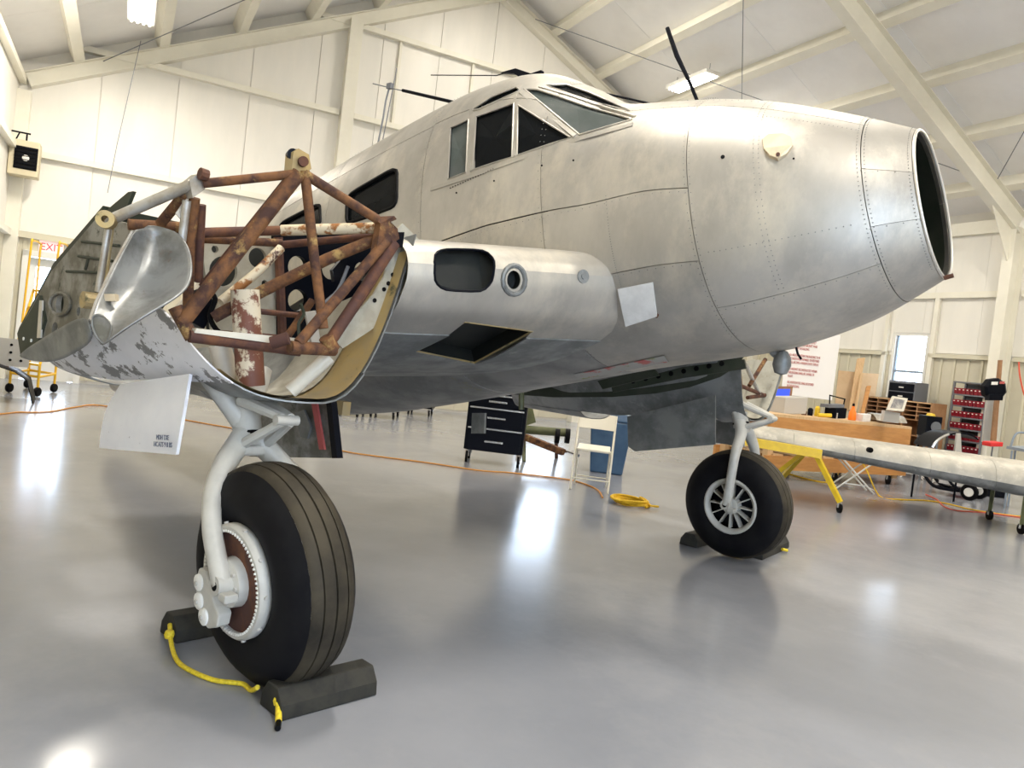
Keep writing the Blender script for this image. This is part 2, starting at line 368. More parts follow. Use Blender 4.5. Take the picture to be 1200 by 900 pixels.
# front wall: jambs and gable over the open hangar door
wf = struct(thing('wall_front', None, None, bw(BW/2, BLEN, 0)))
for a0, a1 in ((-.2, .6), (5.2, BW+.2)): build(MB().box(bw((a0+a1)/2, BLEN-.1, 2.3), BG*(a1-a0), BL*.2, UP*4.6), 'door_jamb', WALLW, wf)
build(MB().prism([bw(-.2, BLEN-.2, 4.6), bw(BW+.2, BLEN-.2, 4.6), bw(BW+.2, BLEN-.2, EAVE+.1), bw(BW/2, BLEN-.2, RIDGE+.1), bw(-.2, BLEN-.2, EAVE+.1)], BL*.2), 'door_header', WALLW, wf)
# roof
ce = struct(thing('ceiling', None, None, bw(BW/2, BLEN/2, EAVE)))
PURL = [.8, 2.05, 3.3, 4.55, 5.8, 7.05, 8.15]
for sgn in (0, 1):
    A = lambda a: BW-a if sgn else a
    for i, a0 in enumerate([-.3]+PURL):
        a1 = ([-.3]+PURL+[BW/2])[i+1]
        for b0 in (-.2, 2.1, 4.4, 6.7, 9.0, 11.3, 13.6, 15.9, 18.2):
            b1 = b0+2.3
            z0, z1 = rz(A(a0))+.2, rz(A(a1))+.2
            mb = MB().prism([bw(A(a0), b0+.004, z0), bw(A(a1), b0+.004, z1), bw(A(a1), b0+.004, z1+.06), bw(A(a0), b0+.004, z0+.06)], BL*(b1-b0-.008)); build(mb, 'roof_sheet', CEILW, ce)
    sl = V((0, 0, 0))
    up_slope = ((bw(A(1), 0, rz(A(1)))-bw(A(0), 0, rz(A(0))))).normalized(); nr = up_slope.cross(BL).normalized()
    if nr.z < 0: nr = -nr
    for a in PURL:
        build(MB().box(bw(A(a), BLEN/2, rz(A(a))+.1), up_slope*.17, BL*BLEN, nr*.28), 'purlin', STEEL, ce)
    for b in (.12, 6.58, 13.15, 19.7):
        d = .24 if b < 1 else .38
        c0, c1 = bw(A(.1), b, rz(A(.1))-.05), bw(BW/2, b, rz(BW/2)-.05)
        mb = MB(); L = (c1-c0); dn = nr*d
        mb.box((c0+c1)/2-dn/2, L, BL*.012, dn*.97)
        mb.box((c0+c1)/2-dn*.02, L, BL*.2, nr*.014); mb.box((c0+c1)/2-dn, L, BL*.2, nr*.014); build(mb, 'rafter', STEEL, ce)
        if b > 1:
            h = rz(.1)-.25; mb = MB(); ca = A(.22)
            mb.box(bw(ca, b, h/2), BG*.36, BL*.012, UP*h); mb.box(bw(ca-.18, b, h/2), BG*.014, BL*.2, UP*h); mb.box(bw(ca+.18, b, h/2), BG*.014, BL*.2, UP*h)
            build(mb, 'frame_column', STEEL, ce)
            build(MB().prism([bw(A(.36), b-.01, h+.05), bw(A(1.1), b-.01, rz(A(1.1))-.45), bw(A(.36), b-.01, h-.75)], BL*.02), 'haunch', STEEL, ce)
            for a in PURL[1:6:2]:
                z = rz(A(a)); build(MB().tube([bw(A(a), b, z-.38), bw(A(a), b-.55, z+.02)], .02, 6), 'flange_brace', STEEL, ce)
for b0, b1 in ((.2, 6.5), (6.7, 13.1)):                     # thin cross bracing rods under the roof
    for s0, s1 in (((1.2, b0), (7.6, b1)), ((7.6, b0), (1.2, b1)), ((9.2, b0), (15.6, b1)), ((15.6, b0), (9.2, b1))):
        build(MB().tube([bw(s0[0], s0[1], rz(s0[0])-.12), bw(s1[0], s1[1], rz(s1[0])-.12)], .008, 6), 'brace_rod', GREYST, ce)
# openings: exit door, windows
dr = struct(thing('door_1', None, None, bw(.8, 0, 0)))
for a0, a1, z0, z1, nm in ((.30, .40, 0, 2.17, 'door_frame'), (1.2, 1.3, 0, 2.17, 'door_frame'), (.30, 1.3, 2.08, 2.18, 'door_frame')):
    build(MB().box(bw((a0+a1)/2, .03, (z0+z1)/2), BG*(a1-a0), BL*.12, UP*(z1-z0)), nm, WHITEP, dr)
lf = MB(); lf.box(bw(.45, -.05, 1.04), BG*.1, BL*.045, UP*2.06); lf.box(bw(1.15, -.05, 1.04), BG*.1, BL*.045, UP*2.06); lf.box(bw(.8, -.05, .2), BG*.62, BL*.045, UP*.4); lf.box(bw(.8, -.05, 2.0), BG*.62, BL*.045, UP*.14)
build(lf, 'door_leaf', WHITEP, dr); build(MB().box(bw(.8, -.05, 1.17), BG*.6, BL*.012, UP*1.5), 'door_pane', PANE, dr)
build(MB().box(bw(.8, .03, 1.0), BG*.6, BL*.04, UP*.05), 'push_bar', CHROME, dr)
def window(name, P, nrm, t0, t1, z0, z1, sash):
    wd = struct(thing(name, None, None, P((t0+t1)/2, z0))); T = (P(1, 0)-P(0, 0)).normalized()
    for a, b, c, d in ((t0, t0+.07, z0, z1), (t1-.07, t1, z0, z1), (t0+.07, t1-.07, z1-.06, z1), (t0+.07, t1-.07, z0, z0+.07)):
        build(MB().box(P((a+b)/2, (c+d)/2), T*(b-a), V(nrm)*.14, UP*(d-c)), 'window_frame', WHITEP, wd)
    zm = (z0+z1)/2
    build(MB().box(P((t0+t1)/2, zm-.12), T*(t1-t0-.14), V(nrm)*.05, UP*.05), 'sash_rail', sash, wd); build(MB().box(P(t0+.09, zm), T*.03, V(nrm)*.06, UP*(z1-z0-.12)), 'sash_stile', sash, wd)
    for c, d in ((z0+.07, zm-.145), (zm-.095, z1-.06)): build(MB().box(P((t0+t1)/2, (c+d)/2), T*(t1-t0-.14), V(nrm)*.01, UP*(d-c)), 'window_pane', PANE, wd)
window('window_1', lambda t, z: bw(BW+.06, t, z), BG, 4.12, 4.98, 1.42, 2.82, STEELB)
window('window_2', lambda t, z: bw(BW+.06, t, z), BG, 8.6, 9.5, 1.42, 2.82, STEELB)
window('window_3', lambda t, z: bw(t, -.06, z), BL, 10.0, 11.55, .95, 3.3, STEELB)
# hanging lamps (two real, the rest added to light the hangar)
def lamp(a, b, drop, lab):
    z = rz(a)-drop; c = bw(a, b, z); t = thing('high_bay_lamp', lab, 'lamp', c, 'fluorescent lamps under the roof')
    build(MB().box(c+UP*.05, BL*1.25, BG*.36, UP*.07), 'lamp_housing', WHITEP, t)
    for k in (-.12, -.04, .04, .12): build(MB().tube([c+BG*k-BL*.58, c+BG*k+BL*.58], .02, 8), 'lamp_tube', LAMPM, t)
    for s in (-.5, .5): build(MB().tube([c+BL*s+UP*.08, c+BL*s+UP*(drop-.06)], .006, 6), 'suspension_rod', GREYST, t)
    ld = bpy.data.lights.new('lamp_light', 'AREA'); ld.shape = 'RECTANGLE'; ld.size = 1.2; ld.size_y = .34; ld.energy = LAMP; ld.color = (1, .93, .82)
    lo = bpy.data.objects.new('lamp_light', ld); COL.objects.link(lo); lo.parent = t
    lo.matrix_local = Matrix.Identity(4); lo.location = (0, 0, -.03); lo.rotation_euler = (0, 0, math.atan2(BL.y, BL.x))
for a, b, lab in ((11.65, 2.7, 'glowing strip lamp on a roof purlin above the nose'), (1.73, 3.0, 'glowing strip lamp high over the left rear wall'), (8.4, 3.4, 'added strip lamp under the ridge near the rear wall'),
                  (3.4, 11.8, 'added strip lamp over the left wing stub'), (8.4, 9.9, 'added strip lamp under the ridge over the cockpit'), (13.4, 9.9, 'added strip lamp over the detached wing'),
                  (3.4, 16.4, 'added strip lamp near the open door on the left'), (8.4, 16.4, 'added strip lamp under the ridge near the open door'), (13.4, 16.4, 'added strip lamp near the open door on the right')):
    lamp(a, b, .32, lab)

# ================================================================ THE AIRPLANE
AP = thing('airplane', 'stripped bare metal twin engine airplane without engines or outer wings', 'airplane', (0, 0, 0))
BP = math.radians(14)
ES, EN, EY = V((math.cos(BP), 0, math.sin(BP))), V((-math.sin(BP), 0, math.cos(BP))), V((0, 1, 0))
BO3 = V((0, 0, 1.9))
def bf(s, y, n): return BO3+ES*s+EN*n+EY*y
FT = [(1.52, .205, -.45, .275, -.12), (1.42, .27, -.49, .36, -.11), (1.2, .40, -.565, .48, -.08), (.95, .53, -.61, .555, -.04), (.73, .62, -.63, .60, 0), (.45, .715, -.625, .635, .05),
      (.22, .80, -.615, .65, .06), (-.05, 1.02, -.61, .66, .08), (-.3, 1.20, -.61, .665, .09), (-.5, 1.27, -.61, .67, .10), (-.9, 1.325, -.61, .67, .1), (-1.2, 1.33, -.61, .67, .1), (-2.0, 1.31, -.60, .67, .1),
      (-3.0, 1.25, -.52, .64, .12), (-3.8, 1.10, -.40, .55, .15), (-5.0, .80, -.1, .38, .22), (-6.8, .42, .15, .12, .28)]
def fsec(s, th, side=-1, inset=0.0):
    nt, nb, hw, nc = interp(FT, s); c, sn = math.cos(th), math.sin(th)
    e = 2.0+.35*min(1, max(0, (1.4-s)/.6))
    h = (nt-nc if c > 0 else nc-nb)-inset; hw -= inset
    return bf(s, side*hw*abs(sn)**(2/e), nc+math.copysign(abs(c)**(2/e), c)*h)
fus = part('fuselage', AP)
WINS = {}
def shell_bvh(fn, us, vs):
    mb = MB().grid([[fn(u, v_) for v_ in vs] for u in us]); return BVHTree.FromPolygons(mb.v, mb.f)
FB = shell_bvh(lambda s, t: fsec(s, t), frange(1.52, -6.8, 160), frange(0.001, math.pi-.001, 90))
FBP = shell_bvh(lambda s, t: fsec(s, t, 1), frange(1.52, -6.8, 160), frange(0.001, math.pi-.001, 90))
def hit(b, x, y):
    d = ray(x, y).normalized(); p, n, i, q = b.ray_cast(CAM, d)
    if p is None:
        return onY(x, y, -.3), V((0, -1, 0))
    if n.dot(d) > 0: n = -n
    return p, n
def dense(px, k=4):
    out = []
    for (x0, y0), (x1, y1) in zip(px, px[1:]+px[:1]):
        out += [(x0+(x1-x0)*i/k, y0+(y1-y0)*i/k) for i in range(k)]
    return out
def rounded(px, r=.18, k=3):
    out = []; n = len(px)
    for i in range(n):
        p0, p1, p2 = V(px[i-1]), V(px[i]), V(px[(i+1) % n]); a, b = p1+(p0-p1)*r, p1+(p2-p1)*r
        for j in range(k+1):
            t = j/k; q = a*(1-t)**2+p1*2*t*(1-t)+b*t*t; out.append((q.x, q.y))
    return out
# window outlines measured on the starboard skin
OUT = dict(cabin_a=rounded([(407, 229), (466, 195), (465, 241), (432, 254), (406, 262)], .2), cabin_b=rounded([(328, 262), (375, 238), (376, 262), (360, 272), (328, 288)], .2),
           rear=[(528, 150), (549, 140), (546, 202), (525, 210)], front=[(558, 137), (602, 121), (600, 184), (554, 199)], tri=[(607, 123), (668, 161), (606, 182)],
           wind=[(614, 104), (630, 105), (655, 113), (692, 126), (735, 138), (741, 140), (679, 158)], windp=[(640, 100), (664, 99), (690, 108), (715, 119), (738, 130), (700, 121), (662, 108)],
           sky=rounded([(551, 130), (575, 114), (605, 102), (610, 106), (586, 117), (562, 128)], .15))
CUTS, PANES = [], []
for nm, px in OUT.items():
    pts = [hit(FB, *q) for q in dense(px, 3)]
    nn = sum((n for p, n in pts), V((0, 0, 0))).normalized(); P3 = [p for p, n in pts]
    CUTS.append((nm, MB().prism([p-nn*.12 for p in P3], nn*.24), P3, nn))
def panel(s0, s1, t0, t1, side, m, name='skin_panel', g=.0016, lift=0.0):
    ns, nt = max(3, int(abs(s1-s0)/.05)), max(3, int((t1-t0)/.07))
    hw = .62; gs, gt = g, g/hw
    rows = [[fsec(s, t, side, -lift) for t in frange(t0+(gt if t0 > .01 else 0), t1-(gt if t1 < math.pi-.01 else 0), nt)] for s in frange(s0-gs, s1+gs, ns)]
    o = build(MB().grid(rows), name, m, fus, smooth='all', solid=.007)
    if side < 0 and s0 > -2.9 and s1 < .45:
        cs = []
        for nm, c, P3, nn in CUTS:
            ss = [(p-BO3).dot(ES) for p in P3]
            if min(ss) < s0 and max(ss) > s1 and t0 < 1.3: cs.append(c)
        if cs:
            o0 = ORG[o.name]; cut(o, cs)
    return o
R = math.radians
BAYS = [(1.52, 1.36, [0, 78, 112, 180]), (1.36, .70, [0, 40, 135, 180]), (.70, -.08, [0, 40, 87, 112, 180]), (-.08, -.97, [0, 45, 87, 112, 180]),
        (-.97, -1.95, [0, 46, 90, 120, 180]), (-1.95, -2.9, [0, 46, 90, 120, 180]), (-2.9, -4.2, [0, 60, 120, 180]), (-4.2, -5.5, [0, 60, 120, 180]), (-5.5, -6.8, [0, 90, 180])]
k = 0
for s0, s1, ts in BAYS:
    for t0, t1 in zip(ts, ts[1:]):
        for side in (-1, 1):
            m = BELLY if t0 >= 112 and s0 < .3 else ALU
            panel(s0, s1, R(t0), R(t1), side, m, lift=random.choice((0, .0005, .001)))
# rivet rows along the seams
rv = MB()
def rivet(p, n, r=.003):
    n = n.normalized(); a = n.orthogonal().normalized(); b = n.cross(a); p = p+n*.001
    rv.add([p+a*r, p+b*r, p-a*r, p-b*r, p+n*r*.8], [(0, 1, 4), (1, 2, 4), (2, 3, 4), (3, 0, 4)])
for s0, s1, ts in BAYS[:8]:
    for side in (-1,):
        for ds in (.012, ):
            for t in frange(.3, 2.7, 52): rivet(fsec(s0-ds, t, side, -.004), fsec(s0-ds, t, side, -.1)-fsec(s0-ds, t, side))
            for t in frange(.3, 2.7, 52): rivet(fsec(s1+ds, t, side, -.004), fsec(s1+ds, t, side, -.1)-fsec(s1+ds, t, side))
        for t in ts[1:-1]:
            n = int((s0-s1)/.04)
            for s in frange(s0, s1, n): rivet(fsec(s, R(t)+.02, side, -.004), fsec(s, R(t)+.02, side, -.1)-fsec(s, R(t)+.02, side))
for s_, t0_, t1_ in ((1.0, .5, 2.3), (.98, .5, 2.3), (.30, 1.5, 2.2)):
    for t in frange(t0_, t1_, 44): rivet(fsec(s_, t, -1, -.004), fsec(s_, t, -1, -.1)-fsec(s_, t, -1))
for t_, s0_, s1_ in ((.55, .72, 1.34), (.85, 1.0, 1.34), (1.9, .75, 1.3)):
    for s_ in frange(s0_, s1_, 22): rivet(fsec(s_, t_, -1, -.004), fsec(s_, t_, -1, -.1)-fsec(s_, t_, -1))
o = build(rv, 'rivet', ALUD, fus, merge=False); o['kind'] = 'stuff'
# nose ring, inside and bulkhead
def ringline(s, inset=0, n=40): return [fsec(s, t, -1, inset) for t in frange(0, math.pi, n)]+[fsec(s, t, 1, inset) for t in frange(math.pi, 0, n)][1:-1]
build(MB().tube(ringline(1.525, .004), .007, 8, True), 'nose_ring', ALUB, AP, smooth=True)
inn = MB().grid([ringline(s, .03)+ringline(s, .03)[:1] for s in frange(1.5, .9, 8)]); build(inn, 'nose_liner', PRIMER, AP, smooth='all')
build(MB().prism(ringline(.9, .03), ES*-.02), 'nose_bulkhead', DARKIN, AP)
build(MB().tube([bf(1.53, -.03, -.455), bf(1.565, -.03, -.452)], .010, 10), 'nose_latch', RUSTD, AP)
# near-black bulkheads added so the hull reads dark through the windows
for s in (-.99, -2.9): build(MB().prism(ringline(s, .04), ES*.02), 'shade_bulkhead', DARKIN, AP)
# glazing
def glaze(nm, m, rim=None, r=.008, inset=.012, rm=None):
    P3, nn = [(a[2], a[3]) for a in CUTS if a[0] == nm][0]
    pane = MB().prism([p-nn*inset for p in P3], nn*-.006)
    c = sum(P3, V((0, 0, 0)))/len(P3); mbp = MB().add([c-nn*(inset-.002)]+[p-nn*inset for p in P3], [(0, i+1, (i+1) % len(P3)+1) for i in range(len(P3))])
    wp = build(mbp, 'window_pane', m, AP, solid=.004)
    build(MB().tube(P3, r, 6, True), 'window_frame', rm or ALU, wp, smooth=True)
glaze('cabin_a', GLASS, r=.012, rm=BLK); glaze('cabin_b', GLASS, r=.012, rm=BLK)
glaze('rear', GGLASS, r=.005); glaze('front', GLASS, r=.005); glaze('tri', GLASS, r=.005); glaze('wind', GGLASS, r=.006); glaze('windp', GLASS, r=.005); glaze('sky', GLASS, r=.006)
def strip(px, wd, m, name, th=.012):
    pts = [hit(FB, *q) for q in px]; mb = MB()
    for (p, n), (q, n2) in zip(pts, pts[1:]):
        t = (q-p); sd = t.cross(n).normalized()*wd; mb.box((p+q)/2+n*.002, t, sd, n.normalized()*th)
    build(mb, name, m, AP)
strip([(553, 128), (554, 200)], .030, ALU, 'window_post'); strip([(604, 112), (603, 184)], .018, ALU, 'window_post'); strip([(610, 108), (674, 160)], .022, ALU, 'window_post')
strip([(505, 222), (560, 204), (604, 188), (680, 163), (742, 146)], .022, ALU, 'window_sill', .006)
strip([(632, 102), (660, 110), (700, 123.5), (744, 137)], .014, ALU, 'windshield_post')
# small fittings on the skin
def onskin(px, m, name, th=.012, b=FB):
    pts = [hit(b, *q) for q in px]; n = sum((n for p, n in pts), V((0, 0, 0))).normalized(); P = [p for p, _ in pts]
    return build(MB().prism([p-n*.004 for p in P], n*(th+.004)), name, m, AP, bevel=.002)
gc = onskin([(893, 166), (900, 160), (918, 159), (927, 163), (929, 173), (922, 183), (912, 189), (902, 185), (895, 177)], GOLD, 'access_cover', .018)
p, n = hit(FB, 912, 184); build(MB().disc(p+n*.018, n, .008, .006, 10), 'cover_screw', RUSTD, gc)
def conform(c4, m, name, th=.006, k=6, b=FB, par=AP):
    rows = []
    for j in frange(0, 1, k):
        rows.append([])
        for i in frange(0, 1, k):
            x = (c4[0][0]*(1-i)+c4[1][0]*i)*(1-j)+(c4[3][0]*(1-i)+c4[2][0]*i)*j; y = (c4[0][1]*(1-i)+c4[1][1]*i)*(1-j)+(c4[3][1]*(1-i)+c4[2][1]*i)*j
            p, n = hit(b, x, y); rows[-1].append(p+n*(th+.002))
    return build(MB().grid(rows), name, m, par, smooth='all', solid=th)
pc = conform([(725, 338), (766, 330), (771, 369), (734, 381)], PATCH, 'patch_plate')
for q in ((735, 377), (770, 369)): p, n = hit(FB, *q); build(MB().disc(p, n, .009, .012, 10), 'plate_screw', RUSTD, pc)
for q, r in (((847, 184), .009), ((672, 188), .005), ((635, 194), .005), ((579, 212), .005), ((535, 226), .005), ((930, 186), .004)):
    p, n = hit(FB, *q); build(MB().disc(p-n*.001, n, r, .004, 12), 'drilled_hole', BLK, AP)
conform([(672, 438), (778, 416), (784, 423), (680, 444)], REDPRIM, 'scraped_strip', .002, 8)
for i in range(26):
    t = i/25; p, n = hit(FB, 528+74*t, 220.5-33*t); build(MB().disc(p+n*.0005, n, .0035, .003, 8), 'screw_hole', BLK, AP)
# antennas and probes on the centre line
ant = build(MB().prism([onY(586, 85, 0), onY(604, 80, 0), onY(622, 86, 0), onY(634, 82, 0), onY(634, 96, 0), onY(608, 106, 0), onY(612, 93, 0), onY(602, 86, 0)], EY*.03), 'antenna_fin', BLKM, AP)
build(MB().tube([onY(505, 88, 0), onY(582, 88.5, 0), onY(590, 86, 0)], .0035, 6), 'antenna_wire', BLKM, ant)
build(MB().tube([onY(472, 106, 0), onY(545, 123, 0)], .012, 10), 'antenna_rod', BLKM, AP)
build(MB().tube([onY(437, 98, 0), onY(474, 107, 0)], .004, 6), 'antenna_tip', GREYST, AP)
mast = build(MB().tube([onY(465, 80, 0), onY(447, 172, 0)], .004, 6).tube([onY(456, 103, 0), onY(452, 118, 0), onY(449, 138, 0), onY(441, 178, 0)], .007, 6), 'antenna_mast', GREYST, AP)
build(MB().box(onY(457, 101, 0), V((.05, 0, 0)), EY*.03, UP*.04), 'mast_bracket', GREYST, mast)
build(MB().tube([onY(819, 123, 0), onY(808, 96, 0), onY(793, 65, 0), onY(782, 33, 0)], [.010, .010, .014, .012], 8), 'whip_antenna', BLKM, AP)
build(MB().tube([onY(702, 108, -.1), onY(742, 117, -.08), onY(782, 126, -.06)], .006, 8), 'wiper_arm', BLKM, AP)
build(MB().tube([onY(800, 123, -.05), onY(806, 118, -.05), onY(808, 123, -.05)], .005, 6), 'tie_down', GREYST, AP)
# lamp pod and hook under the nose
pod = build(MB().lathe([(0, -.05), (.03, -.04), (.045, 0), (.04, .04), (.02, .07), (0, .075)], onY(916, 428, .1), UP, 16), 'belly_lamp', ALUD, AP, smooth=True)
build(MB().tube([onY(917, 422, .1), onY(905, 412, .1)], .02, 8), 'lamp_bracket', ALUD, pod)
build(MB().tube([onY(933, 407, 0), onY(935, 415, 0), onY(939, 421, 0)], .006, 6), 'drain_mast', BLKM, AP)

# ---- centre wing between fuselage and nacelle, both sides
def stubsec(y):
    """closed airfoil loop at span |y| in body s, n"""
    t = (abs(y)-.5)/1.1
    sl, nl = .30+(-.05-.30)*t, -.245+(-.275+.245)*t
    up = [(0, 0), (-.012, .055), (-.05, .105), (-.11, .145), (-.25, .195), (-.5, .245), (-.8, .25), (-1.2, .21), (-1.8, .11), (-2.4, -.02)]
    lo = [(-2.4, -.09), (-1.8, -.21), (-1.2, -.29), (-.8, -.315), (-.5, -.305), (-.25, -.26), (-.11, -.195), (-.05, -.13), (-.012, -.065)]
    return [bf(sl+a, y, nl+b*(1-.08*t)) for a, b in up+lo]
def stub_fn(side, y1=1.60):
    ys = frange(.45, y1, 10); return [[*stubsec(side*y)] for y in ys]
SB = {}
for side in (-1, 1):
    rows = [r+r[:1] for r in stub_fn(side)]; mb = MB().grid(rows)
    SB[side] = BVHTree.FromPolygons(mb.v, mb.f)
def stub(side):
    w_ = part('center_wing', AP)
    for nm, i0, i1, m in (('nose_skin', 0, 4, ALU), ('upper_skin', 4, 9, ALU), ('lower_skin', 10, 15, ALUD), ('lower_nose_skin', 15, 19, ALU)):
        if side > 0 and nm.startswith('lower'): continue
        idx = list(range(i0, i1+1)); rows = [[(r+r[:1])[i] for i in idx] for r in stub_fn(side, 1.24 if nm == 'upper_skin' and side < 0 else 1.6)]
        fine = []
        for r in rows: fine.append(smoothpath(r, 4))
        o = build(MB().grid(fine), nm, m, w_, smooth='all', solid=.006)
        if side < 0: yield nm, o
    if side > 0:
        build(MB().prism(stubsec(side*1.60), EY*side*.01), 'end_rib', PRIMER, w_)
        build(MB().grid([[p-EN*.02 for p in r[1:9]] for r in stub_fn(1)]), 'bay_shade_liner', PRIMER, w_, smooth='all')  # added dark sheet, the open bay's shade put into its colour
ROUND = rounded([(509, 297), (521, 292), (568, 293), (580, 305), (577, 330), (565, 342), (520, 340), (509, 330)], .3, 2)
CW = []
def viewcut(px, b, depth=.05):
    pts = [hit(b, *q) for q in px]; n = sum((n for p, n in pts), V((0, 0, 0))).normalized()
    return MB().prism([p-n*depth for p, _ in pts], n*(depth+.12)), [p for p, _ in pts], n
c1, r1, n1 = viewcut(ROUND, SB[-1]); c2, r2, n2 = viewcut([(486, 411), (545, 377), (624, 388), (556, 425)], SB[-1], .05)
circ = lambda x, y, rx, ry, n=16: [(x+rx*math.cos(2*math.pi*i/n), y+ry*math.sin(2*math.pi*i/n)) for i in range(n)]
c3, r3, n3 = viewcut(circ(602, 328, 8, 11), SB[-1])
cwp = None
for nm, o in list(stub(-1)):
    cut(o, [c1, c2, c3]); cwp = o.parent
list(stub(1))
build(MB().tube(r1, .006, 6, True), 'oval_opening_lip', BLKM, cwp); build(MB().tube(r2, .005, 6, True), 'hatch_lip', BRASSY, cwp)
rr = [hit(SB[-1], *q)[0]+n3*.003 for q in circ(602, 328, 13, 17)]
build(MB().prism([p-n3*.006 for p in r2], -n2*.004).add([], []), 'hatch_shadow_board', DARKIN, cwp) if False else None
build(MB().tube(rr, .012, 8, True), 'port_ring', ALUD, cwp)
p, n = hit(SB[-1], 683, 324); build(MB().disc(p, n, .032, .006, 20).disc(p+n*.006, n, .014, .006, 10), 'filler_cap', ALUD, cwp)
# near-black liners that paint the shade inside the openings
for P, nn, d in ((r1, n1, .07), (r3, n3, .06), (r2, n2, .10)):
    c = sum(P, V((0, 0, 0)))/len(P); Q = [c+(p-c)*1.25-nn*d for p in P]; build(MB().grid([[p-nn*.008 for p in [c+(q-c)*1.04 for q in P]]+[c+(P[0]-c)*1.04-nn*.008], Q+Q[:1]]).add(Q, [tuple(range(len(Q)))]), 'shade_liner', DARKIN, cwp)
# round wing root fairing on the fuselage
fl = []
for t in frange(-.25, 1.15, 26):
    pass
# ---- belly bay between hull and port nacelle
bay = part('wheel_bay', AP)
bar = MB().prism([onY(716, 452, 1.3), onY(800, 430, 1.3), onY(872, 421, 1.3), onY(874, 432, 1.3), onY(800, 443, 1.3), onY(718, 460, 1.3)], EY*.015); build(bar, 'bay_rib', PRIMER, bay)
build(MB().prism([onY(700, 446, .95), onY(766, 432, .95), onY(772, 440, .95), onY(706, 456, .95)], EY*.02), 'bay_rib', PRIMER, bay)
for x in frange(742, 846, 7):
    y = 452-(x-716)*.20; p = onY(x, y, 1.295); build(MB().disc(p, -EY, .018, .006, 14), 'lightening_hole', BLK, bay)

# ---- nacelles
ZT_IN = [(-2.4, 1.02), (-1.4, 1.2), (-.5, 1.42), (-.28, 1.50), (-.2, 1.70), (.05, 1.76)]
def nac(side):
    nc = part('nacelle', AP); yc = 1.97*side
    def pt(u, ph):
        """u 0 front .. 1 tail; ph 0 outboard top .. 1 inboard top"""
        xf = -.36+.34*min(1, ph*1.9) if ph < .55 and side < 0 else -.02
        x = xf+(-2.35-xf)*u
        hw = .43 if x > -1.5 else .43*(1-((-1.5-x)/.85)**1.5*.6)
        zb = 1.035-(.10 if side < 0 else .185)*min(1, u*2.2)
        q = ph*math.pi
        zi = interp(ZT_IN, x)[0]; zo = min(1.32, zi) if side < 0 else min(1.5, zi)
        c = math.cos(q); y = yc+side*hw*math.copysign(abs(c)**.8, c)
        top = zo if ph < .5 else zi
        z = zb+(top-zb)*(abs(c)**2.4)
        return V((x, y, z))
    us = frange(0, 1, 28); ph = frange(0, 1, 28)
    def patch(nm, m, us_, ps_, th=.006): return build(MB().grid([[pt(u, p) for p in ps_] for u in us_]), nm, m, nc, smooth='all', solid=th, off=1)
    A0, A1 = .34, .66
    tl = [pt(1, p) for p in frange(0, 1, 16)]; build(MB().prism(tl, V((-.008, 0, 0))), 'tail_cap', ALUD, nc)
    patch('outer_skin', SKINW if side < 0 else ALUD, us, frange(0, A0, 12)); patch('inner_skin', ALUD, us, frange(A1, 1, 12))
    patch('front_lip', ALUD, frange(0, .10, 4), frange(A0, A1, 10)); patch('rear_keel', ALUD, frange(.62, 1, 8), frange(A0, A1, 10))
    # oil stained liner inside the front
    build(MB().grid([[pt(u, p)+V((-.01, (yc-pt(u, p).y)*.02, .012)) for p in frange(.3 if side < 0 else .02, (.90 if side < 0 else .99), 22)] for u in frange(0.0, .12, 4)]), 'liner', BRASSY if side < 0 else CREAMP, nc, smooth='all')
    build(MB().grid([[pt(u, p)+V((-.01, (yc-pt(u, p).y)*.035, .02)) for p in frange(.3 if side < 0 else .02, .99, 22)] for u in frange(.10, .26, 4)]), 'inner_liner', CREAMP, nc, smooth='all')
    return nc, pt
NS, nps = nac(-1); NP, npp = nac(1)
build(MB().prism([V((-.5, 1.70, 1.0)), V((-.5, 2.2, 1.0)), V((-.5, 2.2, 1.42)), V((-.5, 1.70, 1.42))], V((-.02, 0, 0))), 'firewall', CREAMP, NP)
for a_, b_, m_ in (((872, 424), (890, 462), SILVT), ((897, 421), (878, 452), RUST), ((868, 452), (902, 466), RUSTD), ((866, 428), (868, 456), RUST), ((876, 466), (905, 462), RUSTD)):
    build(MB().tube([onX(*a_, -.1), onX(*b_, -.1)], .016, 8), 'mount_tube', m_, NP)
M_Y = lambda p: V((p.x, -p.y, p.z))
# firewall web behind the mount: cream panel outboard, dark open frame inboard, real holes
def web(px, x, th, m, name, holes, par, mir=False):
    P = [onX(a, b, x) for a, b in px]
    o = MB().prism(P, V((-th, 0, 0)))
    ob = build(o, name, m, par); cs = []
    for (hx, hy, hr) in holes:
        c = onX(hx, hy, x); cs.append(MB().lathe([(0, -.1), (hr, -.1), (hr, .1), (0, .1)], c, (1, 0, 0), 24))
    if cs: cut(ob, cs)
    return ob
FWX = -.62
web([(236, 280), (322, 283), (324, 400), (250, 400)], FWX, .02, CREAMP, 'firewall', [(262, 318, .062), (252, 292, .015), (302, 302, .042), (292, 330, .012), (310, 332, .014)], NS)
web([(322, 276), (460, 272), (452, 345), (392, 402), (324, 400)], FWX, .03, BLKM, 'spar_frame', [(349, 313, .05), (349, 352, .05), (388, 315, .05), (424, 318, .045)], NS)
build(MB().tube([onX(326, 278, FWX+.03), onX(331, 398, FWX+.03)], .02, 8), 'web_stiffener', RUSTD, NS)
def ringplate(pts_o, pts_i, x, m, name, par, holes=()):
    mb = MB(); n = len(pts_o); a = [onX(*q, x) for q in pts_o]; b = [onX(*q, x) for q in pts_i]
    mb.grid([a, b]); o = build(mb, name, m, par, solid=.01)
    for hx, hy, r in holes: build(MB().disc(onX(hx, hy, x+.006), (1, 0, 0), r, .008, 14), 'bolt_hole', BLK, o)
    return o
